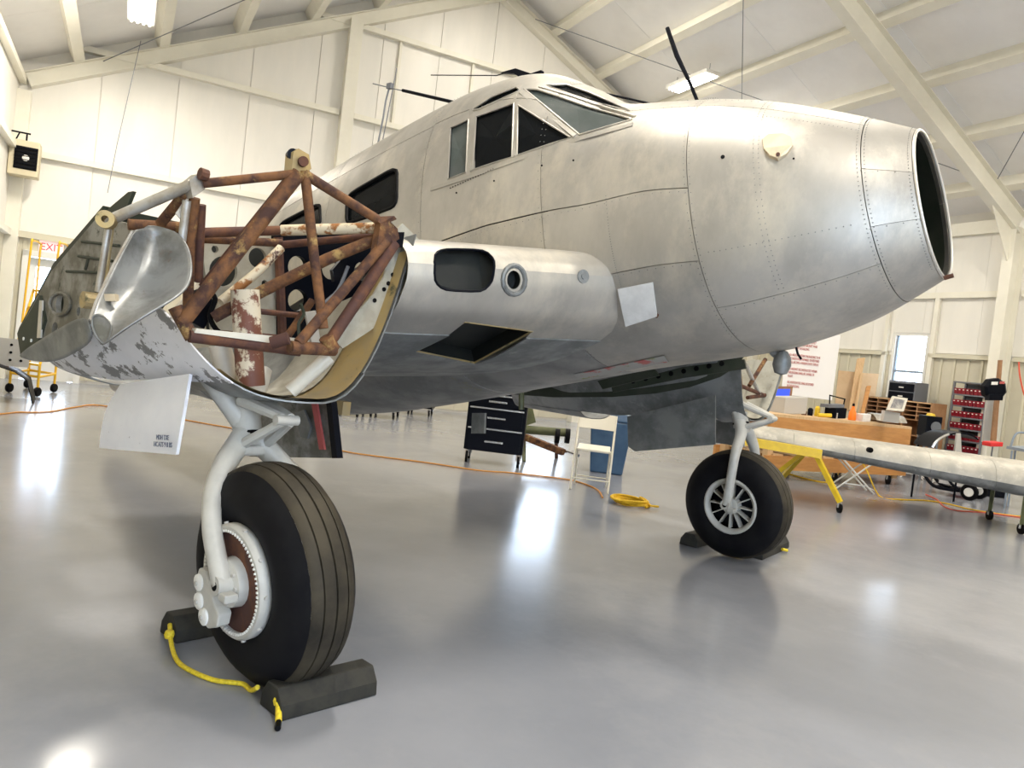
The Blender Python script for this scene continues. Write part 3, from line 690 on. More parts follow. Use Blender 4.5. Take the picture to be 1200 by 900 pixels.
build(MB().prism([onX(232, 276, -.85), onX(316, 279, -.85), onX(318, 402, -.85), onX(246, 402, -.85)], V((-.02, 0, 0))), 'shade_backing', DARKIN, NS)  # added near-black plate painting the shade behind the cream web's holes
ringplate([(470, 262), (494, 285), (491, 320), (478, 345), (450, 375), (425, 392), (400, 408)], [(448, 285), (455, 300), (448, 325), (436, 345), (418, 365), (400, 380), (385, 392)], -.10, CREAMP, 'ring_bulkhead', NS,
          [(473, 307, .011), (464, 311, .006), (459, 322, .009), (470, 319, .011), (454, 332, .009), (465, 329, .011), (449, 339, .009), (438, 352, .009)])
# ---- rusted engine mount, every tube its own piece
EM = part('engine_mount', AP)
def T(x, pts, dpx, m, name='mount_tube', par=EM, seg=10):
    P = [onX(a, b, x if len(q) == 0 else q[0]) for a, b, *q in pts]
    dd = (P[0]-CAM).dot(FW); r = dpx/2*dd/FPX
    return build(MB().tube(P, r, seg), name, m, par, smooth=True)
T(0, [(238, 215, -.15), (346, 204, .0)], 11, RUST); T(0, [(357, 204), (442, 257, .05)], 12, RUST); T(0, [(357, 200), (368, 300), (379, 385, .05)], 12, RUST)
T(0, [(350, 203, 0), (213, 378, -.12)], 18, RUST); T(0, [(338, 208, -.12), (236, 336, -.3)], 8, RUSTD); T(0, [(344, 206, -.08), (238, 345, -.26)], 5, SILVT)
T(0, [(150, 263, -.42), (236, 268, -.36)], 13, RUST); T(0, [(232, 273, -.36), (330, 270, -.3)], 12, RUSTD); T(0, [(330, 270, -.3), (445, 267, .0)], 13, RUSTW)
T(0, [(236, 280, -.45), (330, 285, -.42)], 10, RUST); T(0, [(330, 287, -.42), (446, 276, -.1)], 9, RUSTD)
T(0, [(329, 291, -.4), (300, 320, -.38), (258, 354, -.36)], 11, RUSTW)
T(0, [(456, 274, .02), (385, 303, -.1), (310, 340, -.25), (250, 372, -.35)], 14, RUST)
T(0, [(455, 280, .05), (350, 402, .05)], 12, RUST); T(0, [(462, 285, .05), (420, 350, .05), (388, 398, .06)], 14, RUSTD)
T(0, [(133, 256, -.42), (225, 216, -.16)], 13, SILVT); T(0, [(183, 268, -.42), (218, 226, -.2)], 12, RUST)
T(0, [(228, 232, -.2), (222, 290, -.25), (220, 372, -.3)], 13, RUST); T(0, [(236, 240, -.22), (232, 330, -.3)], 11, RUSTD); T(0, [(219, 235, -.18), (211, 300, -.22)], 10, SILVT)
T(0, [(127, 268, -.42), (115, 342, -.45)], 8, SILVT); T(0, [(131, 268, -.43), (122, 342, -.46)], 5, BRASSY)
T(0, [(222, 394, -.08), (300, 404, -.05), (352, 411, .0)], 15, RUSTD); T(0, [(318, 402, .02), (338, 396, .06)], 15, RUSTD)
T(0, [(213, 372, -.12), (205, 360, -.14), (225, 396, -.1)], 17, RUST); T(0, [(340, 407, .05), (392, 410, .05)], 16, RUST); T(0, [(382, 395, .06), (390, 410, .06)], 18, RUST)
T(0, [(386, 418, .0), (340, 459, -.06)], 17, CREAM, 'brace_tube')
T(0, [(305, 365, -.45), (372, 372, -.4)], 7, RUSTD); T(0, [(250, 390, -.4), (330, 396, -.38)], 8, RUSTD); T(0, [(366, 352, -.3), (330, 404, -.3)], 9, RUST)
build(MB().prism([onX(228, 390, -.06), onX(344, 404, -.03), onX(362, 408, .0), (onX(362, 398, .0)), onX(230, 385, -.06)], V((-.05, 0, 0))), 'cream_channel', CREAM, EM)
build(MB().tube([onX(287, 340, -.25), onX(294, 452, -.22)], .052, 20), 'shock_tower', RUSTC, EM, smooth=True)
build(MB().prism([onX(390, 316, -.18), onX(400, 304, -.18), onX(408, 309, -.18), onX(402, 326, -.18), onX(392, 330, -.18)], V((-.05, .02, 0))), 'hinge_bracket', BLKM, EM)
build(MB().prism([onX(358, 366, -.2), onX(370, 364, -.2), onX(376, 402, -.2), onX(366, 404, -.2)], V((-.012, 0, 0))), 'grey_link', GREYW, EM)
build(MB().tube([onX(257, 404, -.38), onX(268, 446, -.36)], .042, 16), 'canister', CREAM, EM, smooth=True)
build(MB().prism([onX(228, 344, -.42), onX(246, 338, -.42), onX(252, 362, -.42), onX(240, 386, -.42), onX(226, 378, -.42)], V((-.08, 0, 0))), 'valve_block', BLKM, EM, bevel=.006)
build(MB().tube(smoothpath([onX(240, 338, -.36), onX(252, 350, -.34), onX(246, 372, -.36), onX(262, 392, -.38), onX(300, 396, -.4)], 5), .010, 8), 'hydraulic_hose', BLK, EM, smooth=True)
build(MB().tube(smoothpath([onX(352, 402, -.12), onX(350, 380, -.14), onX(356, 368, -.16), onX(352, 356, -.16)], 4), .007, 6), 'hydraulic_hose', PRIMER, EM, smooth=True)
build(MB().tube(smoothpath([onX(408, 312, -.1), onX(396, 340, -.1), onX(380, 356, -.1), onX(372, 380, -.1)], 4), .007, 6), 'hydraulic_hose', GREYST, EM, smooth=True)
# attachment brackets
br = build(MB().prism([onX(344, 178, .0), onX(350, 174, .0), (onX(362, 181, .0)), onX(365, 198, .0), onX(352, 206, .0), onX(342, 200, .0)], V((-.05, 0, 0))), 'apex_bracket', BRASSY, EM)
build(MB().disc(onX(354, 190, .0), (1, -.3, 0), .018, .02, 14), 'bracket_bushing', RUSTD, br); build(MB().disc(onX(341, 183, -.05), (1, -.4, 0), .02, .04, 14), 'bracket_bushing', BLKM, br)
br = build(MB().prism([onX(436, 254, .05), onX(462, 253, .05), onX(465, 257, .05), onX(458, 260, .05), onX(466, 268, .05), onX(468, 280, .05), onX(440, 300, .06), onX(444, 275, .06), onX(446, 262, .06)], V((-.035, 0, 0))), 'corner_bracket', RUST, EM)
build(MB().prism([onX(462, 272, .0), onX(474, 272, .0), onX(472, 290, .0), onX(460, 290, .0)], V((-.05, 0, 0))), 'bracket_pad', BLKM, br)
br = build(MB().prism([onX(222, 212, -.15), onX(232, 204, -.15), onX(243, 206, -.15), onX(240, 222, -.15), onX(226, 232, -.15)], V((-.05, 0, 0))), 'corner_bracket', SILVT, EM)
build(MB().tube([onX(234, 203, -.13), onX(243, 206, -.13)], .02, 10), 'bracket_pin', RUSTD, br)
build(MB().prism([onX(206, 250, -.2), onX(222, 228, -.2), onX(216, 262, -.2)], V((-.006, 0, 0))), 'gusset', ALUB, br)
bs = build(MB().lathe([(.012, -.03), (.03, -.03), (.03, .03), (.012, .03), (.012, -.03)], onX(125, 258, -.40), (1, -.6, 0), 18), 'pivot_bushing', BRASSY, EM)
build(MB().tube([onX(104, 352, -.45)+V((0, .06, 0)), onX(104, 352, -.45)-V((0, .02, 0))], .03, 12), 'pivot_bushing', BRASSY, EM)
# ---- torn outboard wing stub: rib, flap, scoop fairing
OW = part('outer_wing_stub', AP)
Y0 = -2.46
rib = web([(118, 250), (146, 270), (132, 330), (118, 372), (62, 405), (24, 416), (20, 391), (62, 318)], 0, .02, RIBP, 'x', [], OW) if False else None
def sheetY(px, y, th, m, name, par, holes=()):
    o = build(MB().prism([onY(a, b, y) for a, b in px], EY*th), name, m, par)
    cs = [MB().lathe([(0, -.1), (r, -.1), (r, .1), (0, .1)], onY(hx, hy, y), (0, 1, 0), 20) for hx, hy, r in holes]
    if cs: cut(o, cs)
    return o
sheetY([(116, 252), (150, 262), (175, 330), (110, 372), (60, 408), (24, 417), (20, 391), (60, 318)], Y0, .02, RIBP, 'end_rib', OW, [(70, 356, .045), (92, 365, .018), (64, 387, .035)])
sheetY([(150, 225), (156, 224), (144, 254), (128, 262), (118, 252)], Y0+.01, .012, PRIMER, 'torn_flap', OW)
sheetY([(20, 391), (46, 346), (52, 375), (44, 402), (24, 416)], Y0-.012, .012, PRIMER, 'dark_web', OW)
for q in ((28, 397), (37, 399)): build(MB().disc(onY(*q, Y0-.013), (0, -1, 0), .008, .004, 12), 'bright_grommet', WHITEP, OW)
sheetY([(46, 352), (49, 352), (47, 396), (43, 396)], Y0-.016, .008, ALUB, 'rib_angle', OW)
build(MB().tube([onY(*q, Y0-.008) for q in circ(70, 356, 12, 13)], .007, 6, True), 'hole_flange', RIBP, OW)
for a, b in (((96, 283), (140, 288)), ((92, 300), (132, 306)), ((78, 318), (134, 320)), ((104, 300), (100, 316))): build(MB().tube([onY(*a, Y0-.004), onY(*b, Y0-.004)], .006, 5), 'rib_stiffener', PRIMER, OW)
build(MB().prism([onY(118, 250, Y0), onY(60, 318, Y0), onY(20, 391, Y0), onY(22, 389, Y0)+UP*.02, onY(62, 314, Y0)+UP*.02, onY(120, 247, Y0)+UP*.02], EY*.55), 'upper_skin', PRIMER, OW)
def sheet(rows, m, name, par, th=.008, sub=2):
    return build(MB().grid(rows), name, m, par, smooth='all', solid=th, sub=sub)
# scoop: dished teardrop panel
rows = []
for (lx, ly), (rx, ry), dl, dr, dm in (((156, 270), (176, 266), 2.86, 2.95, .0), ((146, 288), (207, 268), 2.82, 2.95, .06), ((136, 306), (222, 288), 2.78, 2.9, .10), ((126, 326), (227, 312), 2.74, 2.86, .12), ((116, 346), (224, 336), 2.70, 2.80, .11), ((109, 364), (205, 352), 2.66, 2.75, .08), ((106, 378), (176, 368), 2.62, 2.70, .05), ((110, 394), (148, 386), 2.60, 2.66, .02), ((120, 405), (126, 402), 2.6, 2.62, .0)):
    rows.append([atd(lx+(rx-lx)*t, ly+(ry-ly)*t, dl-.32+(dr-dl)*t+dm*math.sin(math.pi*t)) for t in (0, .12, .35, .6, .85, 1)])
sc = sheet(rows, SCOOP, 'scoop_fairing', OW, .007, 2)
build(MB().tube([atd(154, 272, 2.525), atd(132, 312, 2.43), atd(112, 354, 2.345), atd(105, 375, 2.29)], .004, 6), 'scoop_flange', SILVT, sc)
ov = [(108, 371), (115, 368), (124, 372), (131, 381), (128, 395), (122, 404), (114, 396), (108, 383)]
build(MB().prism([atd(x, y, 2.27) for x, y in rounded(ov, .3, 2)], FW*.01), 'scoop_opening', RIBP, sc)
build(MB().tube([atd(x, y, 2.265) for x, y in rounded(ov, .3, 2)], .003, 6, True), 'opening_lip', SCOOP, sc)
build(MB().box(atd(128, 349, 2.40), CR*.05, CU*.022, FW*.02), 'scoop_bracket', GOLD, sc)
# grey lower lip sweeping to the wing stub
sheet([[atd(100, 367, 2.72), atd(70, 384, 2.9), atd(40, 402, 3.1), atd(21, 416, 3.2)], [atd(104, 385, 2.70), atd(76, 398, 2.9), atd(48, 414, 3.08), atd(24, 419, 3.2)], [atd(110, 400, 2.7), atd(84, 415, 2.88), atd(66, 425, 3.02), atd(40, 424, 3.14)]], ALUD, 'lower_fairing', OW, .006, 2)
# ---- landing gear, one leg on each side
RW = .405
def gear(side):
    lg = part('landing_gear', AP)
    B = lambda mb, nm, m, par=lg, **k: build(mb, nm, m, par, **k)
    yc = -2.055 if side < 0 else 1.83
    tilt = R(5.5); ax = V((0, math.cos(tilt), math.sin(tilt))); ctr = V((-.01 if side < 0 else -.01, yc, RW+.004))
    E1 = V((1, 0, 0)); E2 = ax.cross(E1)
    rad = lambda i, n: E1*math.cos(2*math.pi*i/n)+E2*math.sin(2*math.pi*i/n)
    def L(prof, nm, m, par=lg, seg=48): return B(MB().lathe(prof, ctr, ax, seg), nm, m, par, smooth=True)
    w2 = .135
    side_p = [(.195, w2-.02), (.225, w2), (.27, w2+.004), (.32, w2-.006), (.355, w2-.026), (.38, w2-.05)]
    L([(.175, .11), (.195, .115)]+side_p, 'tire_sidewall', RUBBER)
    L([(r, -h) for r, h in side_p][::-1]+[(.195, -.115), (.175, -.11)], 'tire_sidewall', RUBBER)
    tp = [(.38, .085)]; e = lambda h: RW-.018*(abs(h)/.085)**2.2
    for h0, h1 in ((.078, .050), (.044, .004), (-.004, -.044), (-.050, -.078)):
        tp += [(e(h0), h0), (e(h1), h1)]
        if h1 > -.07: tp += [(e(h1)-.009, h1-.001), (e(h1)-.009, h1-.005)]
    L(tp+[(.38, -.085)], 'tire_tread', TREAD, seg=64)
    if side < 0:
        L([(.188, -.10), (.205, -.125), (.205, -.152), (.196, -.162), (.180, -.162), (.178, -.140)], 'brake_drum', GEARP)
        L([(.178, -.145), (.04, -.140)], 'brake_disc', RUSTD)
        tb = MB()
        for i in range(72): d = rad(i, 72); tb.box(ctr+d*.181-ax*.160, d*.008, ax*.012, ax.cross(d)*.007)
        B(tb, 'drum_tooth', WHITEP)['kind'] = 'stuff'
        for i in range(10): d = rad(i, 10); B(MB().disc(ctr+d*.204-ax*.145, d, .008, .007, 8), 'drum_bolt', GREYW)
        L([(0, -.19), (.05, -.19), (.085, -.175), (.09, -.14)], 'hub_plate', GEARP, seg=24)
        for i in range(9): B(MB().disc(ctr+rad(i, 9)*.07-ax*.178, -ax, .008, .008, 8), 'hub_bolt', GREYW)
        cal = MB(); cc = ctr-ax*.185+V((-.045, 0, -.055))
        pts = [V((-.115, 0, .085)), V((-.065, 0, .085)), V((-.01, 0, .03)), V((.03, 0, -.02)), V((.075, 0, -.05)), V((.065, 0, -.10)), V((.0, 0, -.125)), V((-.07, 0, -.105)), V((-.115, 0, -.03)), V((-.135, 0, .03))]
        cal.prism([cc+q*.9-ax*.02 for q in pts], ax*.05); B(cal, 'brake_caliper', GEARP, bevel=.006)
        for q in (V((-.10, 0, .03)), V((-.085, 0, -.04)), V((-.035, 0, -.088))):
            B(MB().lathe([(0, -.012), (.022, -.012), (.030, -.008), (.032, .004)], cc+q*.9-ax*.018, ax, 20), 'caliper_piston', WHITEP, smooth=True)
            B(MB().disc(cc+q*.9-ax*.03, -ax, .009, .006, 6), 'piston_nut', GREYW)
        L([(.16, .10), (.205, .118), (.205, .132), (.16, .125)], 'wheel_rim', GEARP)
    else:
        L([(.168, -.10), (.205, -.118), (.205, -.134), (.196, -.139), (.182, -.134), (.168, -.11), (.168, -.10)], 'wheel_rim', GEARP)
        L([(.16, -.06), (.03, -.06)], 'wheel_web', BLKM)
        for i in range(12): d = rad(i, 12); B(MB().box(ctr+d*.105-ax*.085, d*.125, ax*.06, ax.cross(d)*.009), 'wheel_spoke', GEARP)
        L([(.06, -.06), (.06, -.125), (.03, -.135), (0, -.135)], 'hub_cap', GEARP, seg=24)
        L([(.16, .10), (.205, .118), (.205, .132), (.16, .125)], 'wheel_rim', GEARP)
    if side < 0:
        col, top = V((-.31, -2.03, .845)), V((-.40, -2.03, 1.08))
        near = smoothpath([col+V((0, -.02, .02)), V((-.254, -2.15, .763)), V((-.18, -2.222, .67)), V((-.107, -2.255, .58)), V((-.045, -2.262, .493)), V((.02, -2.262, .40))], 5)
    else:
        col, top = V((-.06, yc, .99)), V((-.10, yc, 1.14))
        near = smoothpath([col+V((0, -.02, .02)), V((-.02, 1.76, .93)), V((.0, 1.665, .80)), V((.0, 1.645, .66)), V((-.005, 1.645, .52)), V((-.015, 1.65, .41))], 5)
    far = [V((p.x, 2*(yc if side > 0 else -2.03)-p.y, p.z)) for p in near]
    for path in (near, far):
        B(MB().tube(path, [.048-.014*min(1, i/12) for i in range(len(path))], 14), 'fork_leg', GEARP, smooth=True)
    B(MB().tube([near[-1]+V((0, -.02, 0)), ctr, far[-1]+V((0, .02, 0))], .025, 12), 'axle', GEARP, smooth=True)
    for e_, s_ in ((near[-1], -1), (far[-1], 1)):
        B(MB().lathe([(.016, -.03), (.034, -.03), (.034, .03), (.016, .03), (.016, -.03)], e_, EY, 16), 'axle_clamp', GEARP, smooth=True)
        B(MB().disc(e_+V((0, s_*.027, 0)), V((0, s_, 0)), .017, .004, 12), 'axle_bore', BLK)
        B(MB().box(e_+V((.045, 0, -.03)), V((.05, 0, 0)), EY*.05, UP*.03), 'clamp_lug', GEARP, bevel=.006)
    up = top-col
    B(MB().tube([col-up*.1, col+up*.6], .056, 16), 'oleo_cylinder', GEARP, smooth=True)
    B(MB().lathe([(.058, -.008), (.062, 0), (.058, .008)], col+up*.1, up, 20), 'oleo_seal', BLK, smooth=True)
    for dy in ((-.16, .11) if side < 0 else (-.05, .06)): B(MB().tube([col+up*.2, top+V((-.04, dy, .04))], [.044, .036], 12), 'oleo_brace', GEARP, smooth=True)
    hinge = col+(V((.20, .03, .10)) if side < 0 else V((.22, .03, .07)))
    for dy in (-.05, .05):
        B(MB().tube([col+V((.0, dy, .16)), hinge+V((0, dy*.4, .02))], [.024, .018], 8), 'torque_link', GEARP, smooth=True)
        B(MB().tube([col+V((.02, dy*1.1, -.02)), hinge+V((0, dy*.4, 0))], [.022, .017], 8), 'torque_link', GEARP, smooth=True)
    B(MB().tube([hinge+V((0, -.045, .01)), hinge+V((0, .05, .01))], .020, 10), 'link_pin', GEARP, smooth=True)
    B(MB().box(col+V((.03, 0, -.03)), V((.06, 0, 0)), EY*.17, UP*.04), 'fork_bridge', GEARP, bevel=.01)
    if side < 0:
        rows = []
        for v_, bow in ((0, 0), (.33, -7), (.66, -6), (1, 0)):
            lx, ly = 141-25*v_+bow*.9, 450+75*v_; rx, ry = 222-16*v_, 438+95*v_
            rows.append([onY(lx+(rx-lx)*t, ly+(ry-ly)*t, -2.28-.05*math.sin(math.pi*v_*.7)) for t in (0, .33, .66, 1)])
        fine = [smoothpath(list(c), 4) for c in zip(*[smoothpath(r, 3) for r in rows])]
        dw = B(MB().grid(fine), 'gear_door', DOORW, smooth='all', solid=.012); dw['label'] = 'chipped white outboard gear door'
        rt = (onY(206, 533, -2.3)-onY(120, 526, -2.3)).normalized()
        for s_, x, y in (('MDH TXE', 183, 515), ('HC.ATS 9 B BS', 180, 523)):
            text('stencil', s_, .026, onY(x, y, -2.345), rt, (UP-rt*UP.dot(rt)), DARKINK, dw, .001, sx=.9)
        P = [onY(285, 466, -1.66), onY(388, 460, -1.66), onY(395, 537, -1.64), onY(292, 535, -1.64)]
        B(MB().prism(P, V((0, .014, 0))), 'gear_door', RIBP)
        B(MB().prism([onY(x, y, -1.675) for x, y in ((364, 468), (370, 468), (380, 527), (374, 527))], EY*.01), 'door_stripe', REDINK); B(MB().prism([onY(x, y, -1.68) for x, y in ((381, 461), (387, 461), (395, 537), (389, 537))], EY*.03), 'door_edge', BLKM)
        B(MB().prism([onY(x, y, -1.675) for x, y in ((346, 484), (356, 480), (364, 500), (360, 514), (352, 512))], EY*.01), 'door_stiffener', ALUD)
    else:
        P = [onY(x, y, 1.56) for x, y in ((735, 488), (838, 463), (838, 521), (744, 529), (736, 523))]
        B(MB().prism(P, EY*.014), 'gear_door', ALUD)
        P = [V((-1.1, 2.2, .95)), V((-.2, 2.2, 1.0)), V((-.2, 2.24, .80)), V((-1.1, 2.24, .78))]
        B(MB().prism(P, EY*.014), 'gear_door', ALUD)
    return lg
gear(-1); gear(1)

# ================================================================ ON THE FLOOR NEAR THE PLANE
def chock(p, ang, ln, label):
    d = V((math.cos(ang), math.sin(ang), 0)); n = V((-d.y, d.x, 0)); base = V((p.x, p.y, 0))
    prof = [(-.075, 0), (.075, 0), (.07, .05), (.035, .10), (-.035, .10), (-.07, .05)]
    mb = MB().prism([base-d*ln/2+n*a+UP*(z+.001) for a, z in prof], d*ln)
    return tag(build(mb, 'wheel_chock', CHOCK, base=base, bevel=.006), label, 'wheel chock', 'rubber wheel chocks')
def chock2(pa, pb, label):
    a, b = onZ(*pa), onZ(*pb); d = b-a; return chock((a+b)/2, math.atan2(d.y, d.x), d.length, label)
chock2((316, 836), (428, 806), 'dark rubber chock in front of the near tire, knotted yellow rope through it')
chock2((196, 748), (300, 728), 'dark rubber chock behind the near tire, yellow rope knotted at its end')
chock2((882, 654), (914, 640), 'short dark chock in front of the far tire')
chock2((806, 640), (850, 628), 'dark chock behind the far tire')
rp = thing('chock_rope', 'yellow rope joining the two chocks of the near tire', 'rope', onZ(250, 792))
path = [onZ(197, 752)+UP*.07, onZ(200, 764)+UP*.03]+[onZ(*q)+UP*.01 for q in ((208, 778), (225, 790), (250, 800), (272, 803), (285, 805), (294, 812))]+[onZ(300, 822)+UP*.05]
build(MB().tube(smoothpath(path, 5), .009, 8), 'rope_strand', YROPE, rp, smooth=True)
for q, z in (((197, 758), .05), ((325, 838), .05)): build(MB().lathe([(0, -.02), (.016, -.014), (.02, 0), (.016, .014), (0, .02)], onZ(*q)+UP*z, UP, 12), 'rope_knot', YROPE, rp, smooth=True)
build(MB().tube([onZ(325, 840)+UP*.05, onZ(326, 850)+UP*.01], .011, 8), 'rope_end', YROPE, rp); build(MB().tube([onZ(326, 850)+UP*.012, onZ(325, 858)+UP*.012], .01, 8), 'rope_tip', BLK, rp)
kn = thing('chock_rope', 'yellow rope knot on the chock in front of the far tire', 'rope', onZ(920, 645))
build(MB().tube([onZ(916, 648)+UP*.03, onZ(922, 648)+UP*.02], .012, 8), 'rope_end', YROPE, kn)
# long orange cord across the floor
cp = [(-40, 486), (0, 486), (20, 484), (38, 484), (60, 483), (88, 478), (120, 476), (212, 492), (240, 497), (290, 506), (395, 528), (430, 534), (500, 543), (560, 552), (600, 555), (660, 562), (682, 567), (700, 575), (706, 584)]
tag(build(MB().tube(smoothpath([onZ(*q)+UP*.009 for q in cp], 5), .009, 6), 'extension_cord', ORCORD, smooth=True), 'long orange extension cord running across the floor beneath the airplane', 'cord')
# coiled hose
hc = onZ(740, 592); hm = []
for i in range(150):
    a = i/150*2*math.pi*5.3; r = .15+.035*math.sin(i*.21)+.004*(i/30); hm.append(hc+V((math.cos(a)*r*1.05, math.sin(a)*r*1.05, .012+.05*(i/150)+.006*math.sin(a*2.3))))
hm += [hc+(onZ(764, 597)-hc)*.9+UP*.03, onZ(771, 596)+UP*.02]
tag(build(MB().tube(hm, .011, 7), 'coiled_hose', ORANGER, smooth=True), 'coil of yellow orange air hose lying beside the folding chair', 'hose')
def wheelset(p, par, r=.05, m=BLK, name='caster'):
    c = build(MB().box(p+UP*(r*1.6), V((.05, 0, 0)), EY*.035, UP*(r*1.1)), name, CHROME, par)
    build(MB().lathe([(.0, -.015), (r, -.014), (r, .014), (0, .015)], p+UP*r, RH, 18), 'caster_wheel', m, c, smooth=True)
# folding chair
fa, fb = onZ(668, 573), onZ(712, 579); ux = (fb-fa).normalized(); uy = V((-ux.y, ux.x, 0)); wd = (fb-fa).length
ch = thing('folding_chair', 'ivory metal folding chair under the wing beside the blue bin', 'chair', (fa+fb)/2)
if True:
    H_ = lambda s, t, z: fa+ux*(s*wd)+uy*t+UP*z
    for s in (0, 1):
        build(MB().tube([H_(s, 0, 0), H_(s, .30, .80)], .012, 8), 'back_upright', CHAIRW, ch)
        build(MB().tube([H_(.06+.88*s, .42, 0), H_(.06+.88*s, .34, .22), H_(.06+.88*s, .10, .43)], .011, 8), 'rear_leg', CHAIRW, ch)
    build(MB().box(H_(.5, .17, .44), ux*(wd-.05), uy*.36+UP*.02, UP*.025), 'seat', CHAIRW, ch, bevel=.008)
    build(MB().grid([[H_(s, .235+.03*math.sin(math.pi*s), .64) for s in frange(.02, .98, 6)], [H_(s, .30+.03*math.sin(math.pi*s), .80) for s in frange(.02, .98, 6)]]), 'backrest', CHAIRW, ch, smooth='all', solid=.012)
    build(MB().tube([H_(0, .03, .12), H_(1, .03, .12)], .008, 6), 'stretcher', CHAIRW, ch); build(MB().tube([H_(.06, .40, .1), H_(.94, .40, .1)], .008, 6), 'stretcher', CHAIRW, ch)
# blue bin
ba, bb = onZ(691, 553), onZ(729, 558); ux = (bb-ba).normalized(); uy = V((-ux.y, ux.x, 0)); wd = (bb-ba).length
bn = thing('trash_bin', 'blue plastic trash bin behind the folding chair', 'bin', (ba+bb)/2+uy*.2)
def frustum(c, u, v_, w0, d0, w1, d1, h): 
    p = [c+u*(i*w0/2)+v_*(j*d0/2) for i, j in ((-1, -1), (1, -1), (1, 1), (-1, 1))]+[c+u*(i*w1/2)+v_*(j*d1/2)+UP*h for i, j in ((-1, -1), (1, -1), (1, 1), (-1, 1))]
    return MB().add(p, [(3, 2, 1, 0), (4, 5, 6, 7), (0, 1, 5, 4), (1, 2, 6, 5), (2, 3, 7, 6), (3, 0, 4, 7)])
c = (ba+bb)/2+uy*.22
build(frustum(c, ux, uy, wd, .40, wd+.12, .5, .66), 'bin_body', BLUEB, bn, bevel=.02); build(frustum(c+UP*.66, ux, uy, wd+.14, .52, wd+.08, .46, .1), 'bin_lid', BLUEB, bn, bevel=.02); build(MB().box(c-uy*.23+UP*.5, ux*.3, uy*.03, UP*.03), 'bin_handle', BLUEB, bn)
# tool chest on casters
ca, cb = onZ(547, 542), onZ(604, 549); ux = (cb-ca).normalized(); uy = V((-ux.y, ux.x, 0)); wd = (cb-ca).length+.12
tc = thing('tool_chest', 'black rolling tool chest with silver drawer pulls beneath the wing', 'tool chest', (ca+cb)/2)
cc = (ca+cb)/2+uy*.22
build(MB().box(cc+UP*.53, ux*wd, uy*.44, UP*.74), 'chest_body', BLKM, tc, bevel=.01)
for z, h in ((.30, .30), (.585, .22), (.78, .15)):
    dd = build(MB().box(cc+UP*z-uy*.225, ux*(wd-.08), uy*.02, UP*(h-.02)), 'drawer', BLKM, tc); build(MB().box(cc+UP*(z+h/2-.02)-uy*.245, ux*(wd-.06), uy*.02, UP*.018), 'drawer_pull', CHROME, dd)
    build(MB().box(cc+UP*(z-.02)-uy*.238, ux*.22, uy*.012, UP*.022), 'drawer_badge', CHROME, dd)
for s in (-.44, .44):
    for t in (-.16, .16): wheelset(cc+ux*(s*wd)+uy*t, tc, .072)
# olive stand with a brown beam behind the chest
ol = thing('engine_stand', 'olive drab steel stand with a rusty brown tow beam beside the tool chest', 'stand', onZ(640, 545))
dp = 10.3
build(MB().tube([atd(610, 503, dp), atd(664, 507, dp)], .058, 12), 'cross_tube', GREEND, ol, smooth=True); build(MB().prism([atd(611, 470, dp), atd(622, 468, dp), atd(628, 495, dp), atd(613, 500, dp)], FW*.1), 'upright_plate', GREEND, ol)
build(MB().tube([atd(615, 512, dp-.2), atd(660, 530, dp-.6)], .055, 4), 'tow_beam', RUST, ol); build(MB().tube([atd(655, 526, dp-.5), atd(678, 534, dp-.7)], .022, 8), 'tow_bar', CHROME, ol)
for x in (650, 662): build(MB().lathe([(.0, -.03), (.10, -.03), (.10, .03), (0, .03)], atd(x+3, 511, dp-.05), RH, 18), 'end_roller', BLK, ol)
build(MB().tube([atd(652, 512, dp), onZ(652, 537)], .025, 6), 'stand_leg', RUSTD, ol); build(MB().tube([atd(614, 505, dp), onZ(614, 541)], .025, 6), 'stand_leg', GREEND, ol)
# grey hinged plate under the wing in front of the chest
build(MB().prism([onY(553, 484, .3), onY(568, 484, .3), onY(567, 508, .3), onY(552, 508, .3)], EY*.02), 'hanging_plate', ALUD, AP)
build(MB().tube([onY(611, 460, .6), onY(611, 480, .6)], .02, 6), 'wing_bracket', GREEND, AP)
build(MB().box(onY(402, 478, -1.2), V((.06, 0, 0)), EY*.05, UP*.07), 'wing_bracket', BRASSY, AP)
# rolling carts far behind, only their casters and undersides show
for i, (x, y) in enumerate(((404, 488), (447, 490), (490, 487))):
    t = thing('rolling_cart', ['low grey cart behind the wing, leftmost of three', 'low grey cart behind the wing, middle of three', 'low dark cart behind the wing, nearest the tool chest'][i], 'cart', onZ(x, y), 'carts behind the airplane')
    c = onZ(x, y)+FH*.3
    for a in (-.2, .2):
        for b in (-.25, .25): wheelset(c+RH*a+FH*b, t, .06)
    build(MB().box(c+UP*.17, RH*.5, FH*.6, UP*.05), 'cart_deck', GREYST if i < 2 else BLKM, t); build(MB().box(c+UP*.62, RH*.5, FH*.58, UP*.04), 'cart_shelf', GREYST, t)
    for a in (-.22, .22):
        for b in (-.27, .27): build(MB().box(c+RH*a+FH*b+UP*.4, RH*.03, FH*.03, UP*.45), 'cart_post', GREYST, t)

